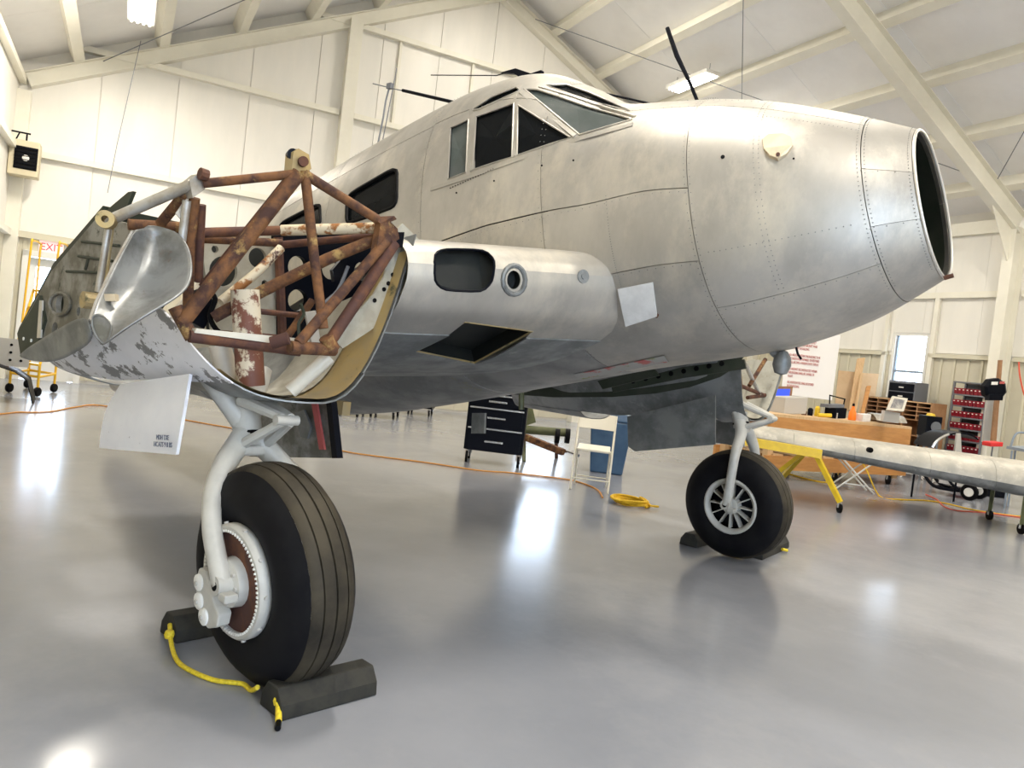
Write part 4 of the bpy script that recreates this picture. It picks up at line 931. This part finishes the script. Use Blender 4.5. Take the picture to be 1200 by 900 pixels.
# ================================================================ LEFT BACKGROUND
# yellow rolling ladder
f1, f2, b1_, b2_ = V((-10.04, -.14, 0)), V((-9.6, .08, 0)), V((-10.78, .30, 0)), V((-10.29, .51, 0))
ld_ = thing('rolling_ladder', 'yellow rolling step ladder by the exit door', 'ladder', (f1+b2_)/2)
for p in (f1, f2, b1_, b2_):
    build(MB().lathe([(0, -.03), (.06, -.025), (.07, 0), (.06, .025), (0, .03)], p+UP*.07, RH, 16), 'caster_wheel', BLK, ld_, smooth=True)
    build(MB().tube([p+UP*.1, p+UP*.45], .018, 8), 'base_post', LADY, ld_)
build(MB().tube([f1+UP*.28, f2+UP*.28, b2_+UP*.28, b1_+UP*.28], .018, 8, True), 'base_frame', LADY, ld_)
for k in range(5):
    t = k/4.6; a = f1.lerp(b1_, t)+UP*(.45+.26*k); b = f2.lerp(b2_, t)+UP*(.45+.26*k); build(MB().box((a+b)/2, (b-a), (b1_-f1).normalized()*.16, UP*.03), 'step', LADY, ld_)
for f_, b_ in ((f1, b1_), (f2, b2_)):
    build(MB().tube([f_+UP*.45, f_.lerp(b_, .85)+UP*1.5], .018, 8), 'side_rail', LADY, ld_); build(MB().tube([b_+UP*.4, b_+UP*1.5], .018, 8), 'rear_post', LADY, ld_)
    build(MB().tube(smoothpath([f_.lerp(b_, .35)+UP*1.0, f_.lerp(b_, .45)+UP*2.1, f_.lerp(b_, .55)+UP*2.2, b_+UP*2.2, b_+UP*2.1, b_+UP*1.5], 4), .015, 8), 'handrail', LADY, ld_)
# exit sign
c = onB(60, 290, .05); ex = thing('exit_sign', 'lit red and white exit sign over the door', 'sign', c-UP*.1)
build(MB().box(c, BG*.36, BL*.06, UP*.22), 'sign_case', EXITW, ex, bevel=.01); text('lettering', 'EXIT', .17, c-BG*.155-UP*.06+BL*.035, BG, UP, EXITR, ex, .004, sx=.92)
# unit heater
c = onB(29, 187, .45); ht = thing('unit_heater', 'tan unit heater with a black grille on a wall bracket', 'heater', c-UP*.3)
build(MB().box(c, BG*.42, BL*.32, UP*.56), 'heater_case', HEATER, ht, bevel=.015); fr = c+BL*.165
build(MB().box(fr+BG*.03, BG*.32, BL*.01, UP*.36), 'fan_opening', BLK, ht)
for k in range(6): build(MB().box(fr+BG*.03+BL*.012+UP*(-.15+.06*k), BG*.32, BL*.02, UP*.012), 'louver', BLKM, ht)
build(MB().disc(fr+BG*.03+BL*.006, BL, .05, .01, 14), 'fan_hub', CHROME, ht)
build(MB().tube([c+UP*.28, c+UP*.42], .015, 6).tube([bw(.03, .45, c.z+.42), c+UP*.42+BG*.05], .015, 6).tube([bw(.03, .45, c.z+.1), c+UP*.42-BG*.1], .012, 6), 'heater_bracket', BLKM, ht)
# hanging cable
cb_ = MB().tube([onB(165, 48, 1.2), onB(137, 170, 1.2), onB(126, 226, 1.2)], .006, 6); tag(build(cb_, 'hanging_cable', GREYST), 'thin grey cable hanging down the left rear wall', 'cable')
# covered pile at the left edge
c = bw(.52, 3.5, 0); cv = thing('covered_crate', 'dark tarp covered crate with a pale perforated panel at the left edge', 'crate', c)
build(MB().grid([[c+BG*(a+.02*math.sin(9*b))+BL*b+UP*h for b in frange(-.3, .3, 6)] for a, h in ((-.36, .01), (-.28, .40), (0, .46), (.2, .40), (.34, .30), (.42, .01))]), 'tarp', BLKM, cv, smooth='all', solid=.01)
build(MB().box(c+UP*.62-BL*.1, BG*.62, BL*.03, UP*.36), 'pale_panel', GREYW, cv)
for k in range(6): build(MB().disc(c+UP*(.52+.1*(k % 3))-BL*.083+BG*(.1+.12*(k//3)), BL, .018, .006, 10), 'panel_hole', BLK, cv)

# ================================================================ RIGHT BACKGROUND
# detached wing on two yellow stands
WA, WB = atd(868, 506, 9.0), atd(1240, 570, 8.3); wdir = (WB-WA).normalized(); wch = V((-wdir.y, wdir.x, 0)).normalized()
if wch.dot(FH) < 0: wch = -wch
wg = thing('detached_wing', 'long bare metal outer wing lying level on yellow stands', 'airplane wing', V(((WA+WB)/2).to_tuple()[:2]+(0,)))
def wsec(t):
    c = WA.lerp(WB, t); th = .085+.105*t; L = 1.1+.7*t
    up = [(0, -.35), (.01, .1), (.04, .5), (.10, .85), (.22, 1.05), (.42, 1.0), (.7, .6), (1, .05)]; lo = [(1, 0), (.7, -.45), (.4, -.85), (.2, -1.0), (.08, -.95), (.02, -.75)]
    return [c+wch*(a*L)+UP*(b*th) for a, b in up], [c+wch*(a*L)+UP*(b*th) for a, b in lo]
sp = [0, .18, .38, .62, .82, 1.0]
for t0, t1 in zip(sp, sp[1:]):
    rows = [smoothpath(wsec(t)[0][:5], 4) for t in frange(t0+.0005, t1-.0005, 3)]; build(MB().grid(rows), 'leading_edge_skin', WINGM, wg, smooth='all', solid=.006)
    rows = [smoothpath(wsec(t)[0][4:], 3) for t in frange(t0+.0005, t1-.0005, 3)]; build(MB().grid(rows), 'upper_skin', WINGM, wg, smooth='all', solid=.006)
    rows = [smoothpath(wsec(t)[1]+wsec(t)[0][:1], 4) for t in frange(t0+.0005, t1-.0005, 3)]; build(MB().grid(rows), 'lower_skin', ALUD, wg, smooth='all', solid=.006)
for t in (0, 1): a, b = wsec(t); build(MB().prism(a+b, wdir*.01), 'end_rib', CREAMP, wg)
p = atd(1018, 527, 8.55); build(MB().disc(p, -FH, .03, .05, 14), 'light_hole', BLK, wg)
s1 = thing('wing_stand', 'yellow A-frame stand with a long beam under the thin end of the detached wing', 'stand', onZ(983, 601), 'stands under the detached wing')
ta, tb_ = atd(955, 530, 8.75), atd(946, 527, 9.1)
build(MB().box(atd(916, 524, 8.75), wdir*.86, wch*.1, UP*.10), 'top_beam', YEL, s1)
for tp, ft in ((ta, onZ(983, 601)), (tb_, onZ(912, 574)), (tb_, onZ(895, 577))):
    build(MB().tube([tp, V((ft.x, ft.y, .12))], .036, 4), 'stand_leg', YEL, s1); wheelset(ft, s1, .055)
f2_ = onZ(1196, 626)
s2 = thing('wing_stand', 'olive stand on casters under the thick end of the detached wing, at the right edge', 'stand', f2_, 'stands under the detached wing')
for q in (f2_, f2_+wch*.9, f2_+wdir*.7, f2_+wdir*.7+wch*.9):
    build(MB().tube([V((q.x, q.y, .60)), V((q.x, q.y, .10))], .03, 4), 'stand_post', GREEND, s2); wheelset(V((q.x, q.y, 0)), s2, .06)
build(MB().box(V((f2_.x, f2_.y, .60))+wch*.45+wdir*.35, wdir*.8, wch*1.0, UP*.06), 'stand_top', GREEND, s2)
# timber workbench on casters, with a lower deck
f0, f1 = onZ(893, 563), onZ(1058, 569); bd = (f1-f0).normalized(); bn_ = V((-bd.y, bd.x, 0)); bL = (f1-f0).length; bm0 = (f0+f1)/2; BZ = .95
wbn = thing('workbench', 'long orange timber rolling workbench cluttered with parts behind the detached wing', 'workbench', bm0)
mid = bm0+UP*BZ
build(MB().box(mid+bn_*.5-UP*.02, bd*bL, bn_*1.05, UP*.04), 'bench_top', WOODL, wbn)
for t in (.0, 1.0): build(MB().box(mid+bn_*t-UP*.165, bd*bL, bn_*.05, UP*.25), 'apron', WOODO, wbn); build(MB().box(bm0+bn_*t+UP*.26, bd*bL, bn_*.05, UP*.2), 'lower_rail', WOODO, wbn)
for k in range(6): build(MB().box(bm0+bd*(bL*(-.42+.168*k))+bn_*.5+UP*.372, bd*.2, bn_*1.0, UP*.024), 'deck_plank', WOODL, wbn)
for s_ in (-.05, .44, -.46):
    for t in (.08, .92): build(MB().box(bm0+bd*(s_*bL)+bn_*t+UP*.5, bd*.1, bn_*.1, UP*.8), 'bench_post', WOODL, wbn)
for s_ in (-.4, .0, .4):
    for t in (.05, .95): wheelset(bm0+bd*(s_*bL)+bn_*t, wbn, .075)
def bpx(x, t):
    k = (x-600)/FPX; q = mid+bn_*t-CAM; m_ = CR-FW*k
    return mid+bn_*t-bd*(q.dot(m_)/bd.dot(m_))+UP*.002
# things on the bench
def item(mb, name, m, label, cat, group=None, **k): return tag(build(mb, name, m, **k), label, cat, group)
p = bpx(922, .5); item(MB().box(p+UP*.13, CR*.34, bn_*.3, UP*.25), 'storage_box', GREYW, 'pale grey box on the left end of the workbench', 'box', bevel=.01)
p = bpx(912, .85); sm = thing('monitor', 'small wood framed monitor with a blue screen beside the sign', 'monitor', V((p.x, p.y, BZ)))
build(MB().box(V((p.x, p.y, 1.22)), CR*.34, FH*.05, UP*.26), 'monitor_case', WOODB, sm); build(MB().box(V((p.x, p.y, 1.22))-FH*.03, CR*.26, FH*.01, UP*.18), 'screen', BLUSC, sm); build(MB().box(V((p.x, p.y, 1.03)), CR*.1, FH*.1, UP*.16), 'monitor_foot', WOODB, sm)
p = bpx(998, .3); ob = thing('spray_bottle', 'bright orange bottle standing on the workbench', 'bottle', p)
build(MB().lathe([(0, 0), (.055, 0), (.06, .02), (.055, .12), (.03, .17), (.022, .2), (.022, .22), (0, .22)], p, UP, 16), 'bottle_body', ORBOT, ob, smooth=True); build(MB().lathe([(0, .22), (.02, .22), (.018, .26), (0, .265)], p, UP, 12), 'bottle_cap', BLKM, ob)
p = bpx(978, .3); vs_ = thing('bench_vise', 'dark bench vise with a handle frame on the workbench', 'vise', p)
build(MB().box(p+UP*.09, CR*.16, bn_*.22, UP*.16), 'vise_body', BLKM, vs_, bevel=.01); build(MB().tube([p-CR*.1+UP*.16, p-CR*.12+UP*.36, p+CR*.12+UP*.30, p+CR*.1+UP*.1], .014, 6), 'vise_frame', BLKM, vs_); build(MB().box(p+UP*.2-CR*.06, CR*.24, bn_*.16, UP*.05), 'vise_tray', GREYST, vs_); build(MB().tube([p+UP*.1-bn_*.12-CR*.07, p-UP*.12-bn_*.12-CR*.07], .012, 6), 'vise_screw', CHROME, vs_)
p = bpx(1011, .2); item(MB().box(p+UP*.06, CR*.13, bn_*.13, UP*.12), 'parts_jar', PATCH, 'small pale parts box right of the orange bottle', 'box', bevel=.008)
p = bpx(966, .2); item(MB().tube([p-CR*.10+UP*.04, p+CR*.10+UP*.035], .03, 10), 'hand_drill', YEL, 'yellow tool lying on the workbench before the vise', 'tool')
for x, y, hh, m, lb in ((949, 484, .12, BLKM, 'dark spray can on the workbench near the grey box'), (957, 484, .16, YEL, 'small yellow topped can on the workbench'), (942, 486, .07, RUSTD, 'brown rag heap on the workbench near the grey box')):
    p = bpx(x, .5); item(MB().lathe([(0, 0), (.04, 0), (.04, hh*.8), (.02, hh), (0, hh)], p, UP, 12), 'spray_can' if m is not RUSTD else 'rag', m, lb, 'can' if m is not RUSTD else 'rag')
# polished metal cowl panels stacked on the bench
for i, (x0, y0, x1, y1, w_, m) in enumerate(((1018, .78, 1056, .74, .19, SCOOP), (1020, .32, 1057, .28, .19, SILVT))):
    a, b = bpx(x0, y0)+UP*.02, bpx(x1, y1)+UP*.02; t = (b-a).normalized(); nn = V((-t.y, t.x, 0)); L = (b-a).length
    rows = [[a+t*(L*s)+nn*(q*w_*math.sin(math.pi*min(1, .15+s*.75))**.6)+UP*(.10*(1-q*q)+.02) for q in frange(-1, 1, 6)] for s in frange(0, 1, 8)]
    item(MB().grid(rows), 'cowl_panel', m, ['dished grey metal cowl panel on the workbench, rear one', 'polished metal cowl panel on the bench edge, front one'][i], 'metal panel', 'cowl panels on the workbench', smooth='all', solid=.01)
# warning sign, leaning boards
def lean(px, depth, th, m): 
    P = [atd(x, y, depth+dz) for x, y, dz in px]; n = (P[1]-P[0]).cross(P[2]-P[0]).normalized()
    if n.dot(FH) < 0: n = -n
    return MB().prism(P, n*th), P, n
mb, P, n = lean([(985, 393, .25), (975, 469, 0), (916, 462, 0), (922, 384, .25)], 15.2, .03, SIGNW)
sg = thing('warning_sign', 'large white notice board with red lettering leaning behind the workbench', 'sign', (P[1]+P[2])/2)
build(mb, 'sign_board', SIGNW, sg)
rt = (P[1]-P[2]).normalized(); upv = (P[3]-P[2]).normalized(); O_ = P[2]; sw, sh = (P[1]-P[2]).length, (P[3]-P[2]).length
LN = [('NO OPEN FLAME ALLOWED', .97), ('WITHIN 50 FT. OF FUEL.', .92), ('FUEL AND OIL SHALL BE COMPLETELY', .80), ('DRAINED FROM EACH AIRCRAFT WHILE', .745), ('AWAY FROM THE BUILDING.', .69), ('ALL AIRCRAFT WITHIN THIS BUILDING TO BE', .585), ('RECONDITIONED, REPAIRED, OR RESTORED', .53), ('SHALL BECOME A MUSEUM STATIC DISPLAY', .475),
      ('NO AIRCRAFT RECONSTRUCTED WITHIN', .375), ('THIS BUILDING SHALL BE CAPABLE OF', .32), ('FLIGHT.', .265), ('NO AVIATION FUEL SHALL BE STORED', .175), ('IN THE BUILDING.', .12)]
for s_, v_ in LN: text('lettering', s_, sh*.052, O_+rt*sw*.09+upv*(sh*v_)-n*.008, rt, upv, REDINK, sg, .002, sx=sw*.82/(sh*.052*.68*40))
def board(px, d, th, m, label, name='board', cat='board', group=None):
    mb, P, n = lean(px, d, th, m); return tag(build(mb, name, m), label, cat, group)
board([(983, 434, .1), (1003, 436, .1), (996, 482, 0), (978, 480, 0)], 15.6, .02, PLY, 'tan plywood sheet leaning on the wall right of the sign', 'plywood_sheet', 'plywood')
board([(1011, 437, .1), (1030, 438, .1), (1022, 486, 0), (1006, 484, 0)], 16.6, .02, PLY, 'tan plywood sheet leaning behind the tall planks', 'plywood_sheet', 'plywood')
board([(1005, 420, .3), (1014, 419, .3), (1002, 480, 0), (995, 480, 0)], 15.3, .04, WOODL, 'tallest pale pine plank leaning by the plywood', 'plank', 'plank')
board([(1009, 437, .2), (1012, 437, .2), (1004, 482, 0), (1001, 482, 0)], 15.2, .04, WOODL, 'narrow pale plank leaning beside the tallest plank', 'plank', 'plank')
board([(1016, 452, .2), (1021, 452, .2), (1013, 484, 0), (1009, 484, 0)], 15.1, .04, WOODO, 'short orange brown plank leaning in front of the plywood', 'plank', 'plank')
# pigeonhole units
def cubby(px0, px1, ztop, label):
    a, b = onA(px0[0], px0[1], BW-1.3), onA(px1[0], px1[1], BW-1.3); zt = (a.z+b.z)/2; a.z = b.z = 0
    u = (b-a).normalized(); v_ = BG; L = (b-a).length; t = thing('pigeonhole_unit', label, 'shelf unit', (a+b)/2, 'brown pigeonhole units')
    for s in (0, 1): build(MB().box(a.lerp(b, s)+v_*.22+UP*zt/2, u*.03, v_*.44, UP*zt), 'side_panel', WOODB, t)
    build(MB().box((a+b)/2+v_*.43+UP*zt/2, u*L, v_*.02, UP*zt), 'back_panel', WOODB, t)
    for k in range(8): build(MB().box((a+b)/2+v_*.22+UP*(zt-.02-.085*k if k < 5 else zt-.36-.3*(k-4)), u*L, v_*.44, UP*.02), 'shelf', WOODB if k else WOODL, t)
    build(MB().box((a+b)/2+v_*.2+UP*(zt-.19), u*.02, v_*.4, UP*.34), 'divider', WOODB, t)
cubby((1017, 464), (1042, 466), 1.4, 'brown pigeonhole shelf unit behind the bench, left of the framed print')
cubby((1060, 468), (1092, 473), 1.4, 'brown pigeonhole shelf unit under the window, right of the framed print')
# framed print
fp = thing('framed_print', 'cream framed grey print propped on the bench under the window', 'picture', atd(1046, 482, 11.4)); 
mb, P, n = lean([(1046, 464, .1), (1064, 467, .1), (1059, 482, 0), (1039, 480, 0)], 11.6, .03, WHITEP); build(mb, 'picture_frame', CREAM, fp)
c = sum(P, V((0, 0, 0)))/4; build(MB().prism([c+(p-c)*.68-n*.004 for p in P], n*.006), 'print', PAPER, fp); build(MB().prism([atd(1037, 481, 11.7), atd(1055, 484, 11.7), atd(1053, 496, 11.7), atd(1035, 494, 11.7)], FH*.1), 'print_stand', GREYW, fp)
# file drawers under the window
a, b = onA(1049, 452, BW-.5), onA(1081, 452, BW-.5); cdw = thing('card_drawers', 'dark two drawer file box under the window with a wire handle', 'drawers', (a+b)/2-UP*.3)
c = (a+b)/2-UP*.13; u = BL; build(MB().box(c, u*(a-b).length, BG*.4, UP*.42), 'drawer_case', GREYST, cdw, bevel=.01)
for z in (.08, -.1): d_ = build(MB().box(c-BG*.205+UP*z, u*((a-b).length-.06), BG*.02, UP*.16), 'drawer', BLKM, cdw); build(MB().box(c-BG*.22+UP*z, u*.1, BG*.02, UP*.025), 'drawer_label', WHITEP, d_)
build(MB().tube([c+UP*.21-u*.12, c+UP*.29-u*.12, c+UP*.29+u*.12, c+UP*.21+u*.12], .01, 6), 'wire_handle', STEELB, cdw)
build(MB().box(c+BG*.0-UP*(c.z+.0-.21)/2-UP*.21, u*((a-b).length), BG*.4, UP*(c.z-.21)), 'drawer_stand', WOODB, cdw)
# black speaker like box with yellow cap
p0, p1 = atd(1076, 512, 13.6), atd(1099, 512, 13.6); bl = thing('black_heater_box', 'black boxy portable heater with a yellow top by the bench', 'heater', V(p0.to_tuple()[:2]+(0,)))
c = (p0+p1)/2; zt = atd(1088, 487, 13.6).z; u = RH
build(MB().box(V((c.x, c.y, zt-.18)), u*.27, FH*.3, UP*.36), 'heater_case', BLKM, bl, bevel=.015); build(MB().disc(V((c.x, c.y, zt-.18))+u*.03-FH*.155, -FH, .09, .01, 18), 'front_grille', GREYST, bl); build(MB().lathe([(.0, 0), (.08, 0), (.06, .04), (0, .05)], V((c.x, c.y, zt)), UP, 14), 'yellow_top', YEL, bl)
for a_ in (-.11, .11):
    for b_ in (-.11, .11): build(MB().box(V((c.x, c.y, (zt-.36)/2))+u*a_+FH*b_, u*.03, FH*.03, UP*(zt-.36)), 'stand_leg', GREYST, bl)
# red bin shelving
a, b = onA(1112, 500, BW-.45), onA(1152, 500, BW-.45); a.z = b.z = 0; L = (b-a).length; u = (b-a).normalized()
rk = thing('bin_rack', 'grey steel rack holding rows of red parts bins', 'rack', (a+b)/2)
for s in (0, 1):
    for t in (0, .36): build(MB().box(a.lerp(b, s)+BG*t+UP*.93, u*.035, BG*.035, UP*1.86), 'rack_post', GREYST, rk)
rows_z = [.30, .52, .74, .96, 1.18, 1.40, 1.62]
for z in rows_z+[1.86]: build(MB().box((a+b)/2+BG*.18+UP*(z-.015), u*L, BG*.4, UP*.025), 'rack_shelf', GREYST, rk)
build(MB().box((a+b)/2+BG*.38+UP*.93, u*L, BG*.01, UP*1.8), 'rack_back', GREYST, rk)
bin0 = None; bw_ = L/8.6
words = ['bottom', 'second', 'third', 'fourth', 'fifth', 'sixth', 'top']
for j, z in enumerate(rows_z):
    for i in range(8):
        p = a+u*(L*(.085+.83*i/7)); q = V((p.x, p.y, z))
        if bin0 is None:
            bin0 = frustum(V((0, 0, 0)), u, BG, bw_*.86, .26, bw_*.92, .30, .11); bm_ = build(bin0, 'parts_bin', REDBIN, base=(0, 0, 0)); src = bm_; src.location = q+BG*.12
            build(MB().box(-BG*.152+UP*.08, u*bw_*.3, BG*.012, UP*.018), 'bin_label', WHITEP, src); o = src
        else: o = dup(src, (q+BG*.12)-src.location)
        tag(o, 'red parts bin, %s on the %s shelf of the grey rack' % (('leftmost', 'second from the left', 'third from the left', 'fourth from the left', 'fourth from the right', 'third from the right', 'second from the right', 'rightmost')[i], words[j]), 'bin', 'red bins on the %s shelf' % words[j])
# black hose reel on the column
c = atd(1164, 456, 12.6); hr = thing('hose_reel', 'black hose reel mounted on the brown board by the column', 'hose reel', c-UP*.2)
build(MB().lathe([(.0, -.1), (.15, -.1), (.19, -.06), (.19, .06), (.15, .1), (0, .1)], c, FH, 8), 'reel_case', BLKM, hr, bevel=.01); build(MB().box(c-CR*.06+UP*.1-FH*.11, CR*.1, FH*.01, UP*.05), 'reel_label', WHITEP, hr); build(MB().box(c+CR*.06+UP*.11-FH*.11, CR*.08, FH*.01, UP*.04), 'reel_label', REDINK, hr)
build(MB().box(c-CR*.02-UP*.13-FH*.08, CR*.22, FH*.12, UP*.1), 'reel_mouth', BLKM, hr)
bq = atd(1172, 425, 12.8); tag(build(MB().prism([atd(1171.5, 422, 12.85), atd(1175, 422, 12.85), atd(1167.5, 520, 12.8), atd(1162, 520, 12.8)], FH*.05), 'mounting_board', WOODB), 'tall brown board holding the black hose reel', 'board')
tag(build(MB().prism([atd(1157, 468, 13.0), atd(1166, 468, 13.0), atd(1161, 518, 13.0), atd(1152, 518, 13.0)], FH*.05), 'cabinet_side', GREYW), 'pale flat panel standing between the red rack and brown board', 'panel')
rc = [atd(1194, 424, 12), atd(1195, 440, 12), atd(1200, 462, 12), atd(1206, 475, 12)]; tag(build(MB().tube(smoothpath(rc, 4), .012, 6), 'air_hose', REDCORD), 'thin red air hose hanging by the right column', 'hose')
p = atd(1163, 520, 10.5); tag(build(MB().box(p, CR*.17, FH*.2, UP*.06), 'toolbox', REDP, bevel=.01), 'bright red box showing above the detached wing', 'box')
# chair-back tubes at the right edge
sc_ = thing('stool', 'grey tubular framed stool at the right edge beyond the wing', 'stool', onZ(1205, 590)); c0 = atd(1192, 522, 10.8)
build(MB().tube(smoothpath([atd(1184, 524, 10.8), atd(1190, 509, 10.8), atd(1200, 507, 10.8), atd(1216, 509, 10.8), atd(1220, 526, 10.8)], 4), .015, 8), 'back_hoop', STEELB, sc_); build(MB().box(atd(1206, 526, 10.9), CR*.4, FH*.38, UP*.04), 'seat', STEELB, sc_)
for x, dz in ((1186, 0), (1222, 0), (1190, .35), (1224, .35)): p = atd(x, 528, 10.75+dz); build(MB().tube([p, V((p.x, p.y, 0))], .014, 6), 'leg', STEELB, sc_)
# wheel fairing / chrome curved thing before the rack
bk = thing('engine_cowl', 'dark cowl section with a bright curved edge before the red rack', 'metal panel', V(atd(1108, 515, 10.4).to_tuple()[:2]+(0,)))
ctr_ = atd(1122, 530, 10.4); arc = [ctr_-CR*.36*math.cos(t)+UP*(.27*math.sin(t)) for t in frange(.25, 2.4, 12)]
build(MB().grid([[p for p in arc], [p+FH*.5 for p in arc]]), 'cowl_skin', BLKM, bk, smooth='all', solid=.02); build(MB().tube(arc[:6], .02, 8), 'bright_edge', CHROME, bk)
build(MB().prism([atd(1119, 530, 10.3), atd(1127, 530, 10.3), atd(1126, 508, 10.3), atd(1122, 508, 10.3)], FH*.04), 'cowl_strut', GREYW, bk)
for s_ in (-.3, .3): p = ctr_+RH*s_+FH*.45; build(MB().tube([V((p.x, p.y, 0)), V((p.x, p.y, p.z+.1))], .015, 6), 'cowl_leg', BLKM, bk)
# x-legged folding stools
def xstool(l, r_, label, k=1.0, m=WHITEP):
    a, b = onZ(*l), onZ(*r_); u = (b-a).normalized(); v_ = V((-u.y, u.x, 0)); L = (b-a).length; h = .48*k
    t = thing('folding_stool', label, 'stool', (a+b)/2, 'white folding stools')
    for d in (0, .34):
        build(MB().tube([a+v_*d, a+u*L+v_*d+UP*h], .013, 6), 'leg', m, t); build(MB().tube([b+v_*d, b-u*L+v_*d+UP*h], .013, 6), 'leg', m, t)
    for s in (0, 1): build(MB().tube([a.lerp(b, s)+UP*.05, a.lerp(b, s)+v_*.34+UP*.05], .01, 6), 'stretcher', m, t)
    build(MB().tube([a.lerp(b, .2)+UP*h*.2, a.lerp(b, .8)+UP*h*.2], .009, 6), 'stretcher', m, t)
    build(MB().box((a+b)/2+v_*.17+UP*(h+.01), u*(L+.04), v_*.36, UP*.03), 'seat', m, t); return t, (a+b)/2+v_*.17+UP*(h+.02), u, v_
t, tp, u, v_ = xstool((979, 573), (1024, 579), 'white X-legged folding stool with yellow hose on its seat')
hz = [tp+u*(.16*math.cos(a_)*(1+.1*math.sin(3*a_)))+v_*(.11*math.sin(a_))+UP*(.02+.01*math.sin(2*a_)) for a_ in frange(0, 6.28*2.2, 40)]
hz += [tp+u*.12-v_*.22-UP*.2]+[onZ(*q)+UP*.01 for q in ((1030, 582), (1050, 586), (1080, 587), (1105, 590), (1130, 596), (1150, 600), (1186, 605), (1215, 608))]
tag(build(MB().tube(smoothpath(hz, 3), .010, 6), 'air_hose', ORANGER, smooth=True), 'yellow air hose draped on the stool and trailing across the floor', 'hose')
tag(build(MB().tube(smoothpath([onZ(*q)+UP*.008 for q in ((1085, 580), (1098, 586), (1106, 594), (1122, 599), (1150, 601), (1190, 606), (1220, 611))], 4), .008, 6), 'extension_cord', REDCORD, smooth=True), 'red cord trailing across the floor near the wheeled machine', 'cord')
tag(build(MB().tube(smoothpath([onZ(*q)+UP*.01 for q in ((925, 556), (945, 562), (968, 566), (978, 560), (988, 548))], 4), .012, 6), 'air_hose', ORANGER, smooth=True), 'yellow hose looping on the floor under the workbench', 'hose')
xstool((1055, 559), (1082, 563), 'white X-legged folding stool behind the wing, left of the wheeled machine', .9)
xstool((1092, 566), (1116, 570), 'white X-legged folding stool behind the wheeled machine', .9)
# wheeled machine (hand truck with black tubes)
wm = thing('hand_truck', 'black tubular hand truck with a white hubbed wheel under the wing', 'cart', onZ(1115, 578)); A_, B_ = onZ(1088, 577), onZ(1136, 586)
u = (B_-A_).normalized(); v_ = V((-u.y, u.x, 0))
for d in (0, .4):
    build(MB().tube(smoothpath([A_+v_*d+UP*.62-u*.12, A_+v_*d+UP*.3-u*.1, A_+v_*d+UP*.12+u*.05, A_.lerp(B_, .5)+v_*d+UP*.10, B_+v_*d+UP*.12], 4), .025, 8), 'frame_rail', BLKM, wm)
    build(MB().tube(smoothpath([A_+v_*d+UP*.62+u*.15, A_+v_*d+UP*.35+u*.2, A_.lerp(B_, .6)+v_*d+UP*.16, B_+v_*d+UP*.13], 4), .02, 8), 'handle_rail', BLKM, wm)
    w1 = build(MB().lathe([(.05, -.03), (.11, -.03), (.125, 0), (.11, .03), (.05, .03)], B_+v_*(d*1.3-.06)+UP*.12, v_, 20), 'truck_wheel', BLK, wm, smooth=True); build(MB().disc(B_+v_*(d*1.3-.09)+UP*.12, -v_, .065, .01, 18), 'wheel_hub', WHITEP, w1)
for s in (.1, .45, .8): p = A_.lerp(B_, s); build(MB().tube([p+UP*.1, p+v_*.4+UP*.1], .018, 6), 'cross_bar', BLKM, wm)
build(MB().box(A_.lerp(B_, .65)+v_*.2+UP*.3, u*.5, v_*.34, UP*.26), 'cargo_box', PATCH, wm)
p = onZ(1150, 582)+v_*.4; tag(build(frustum(p, RH, FH, .40, .34, .46, .4, .52), 'trash_bin', BLKM, bevel=.02), 'black plastic tub standing right of the hand truck', 'bin')
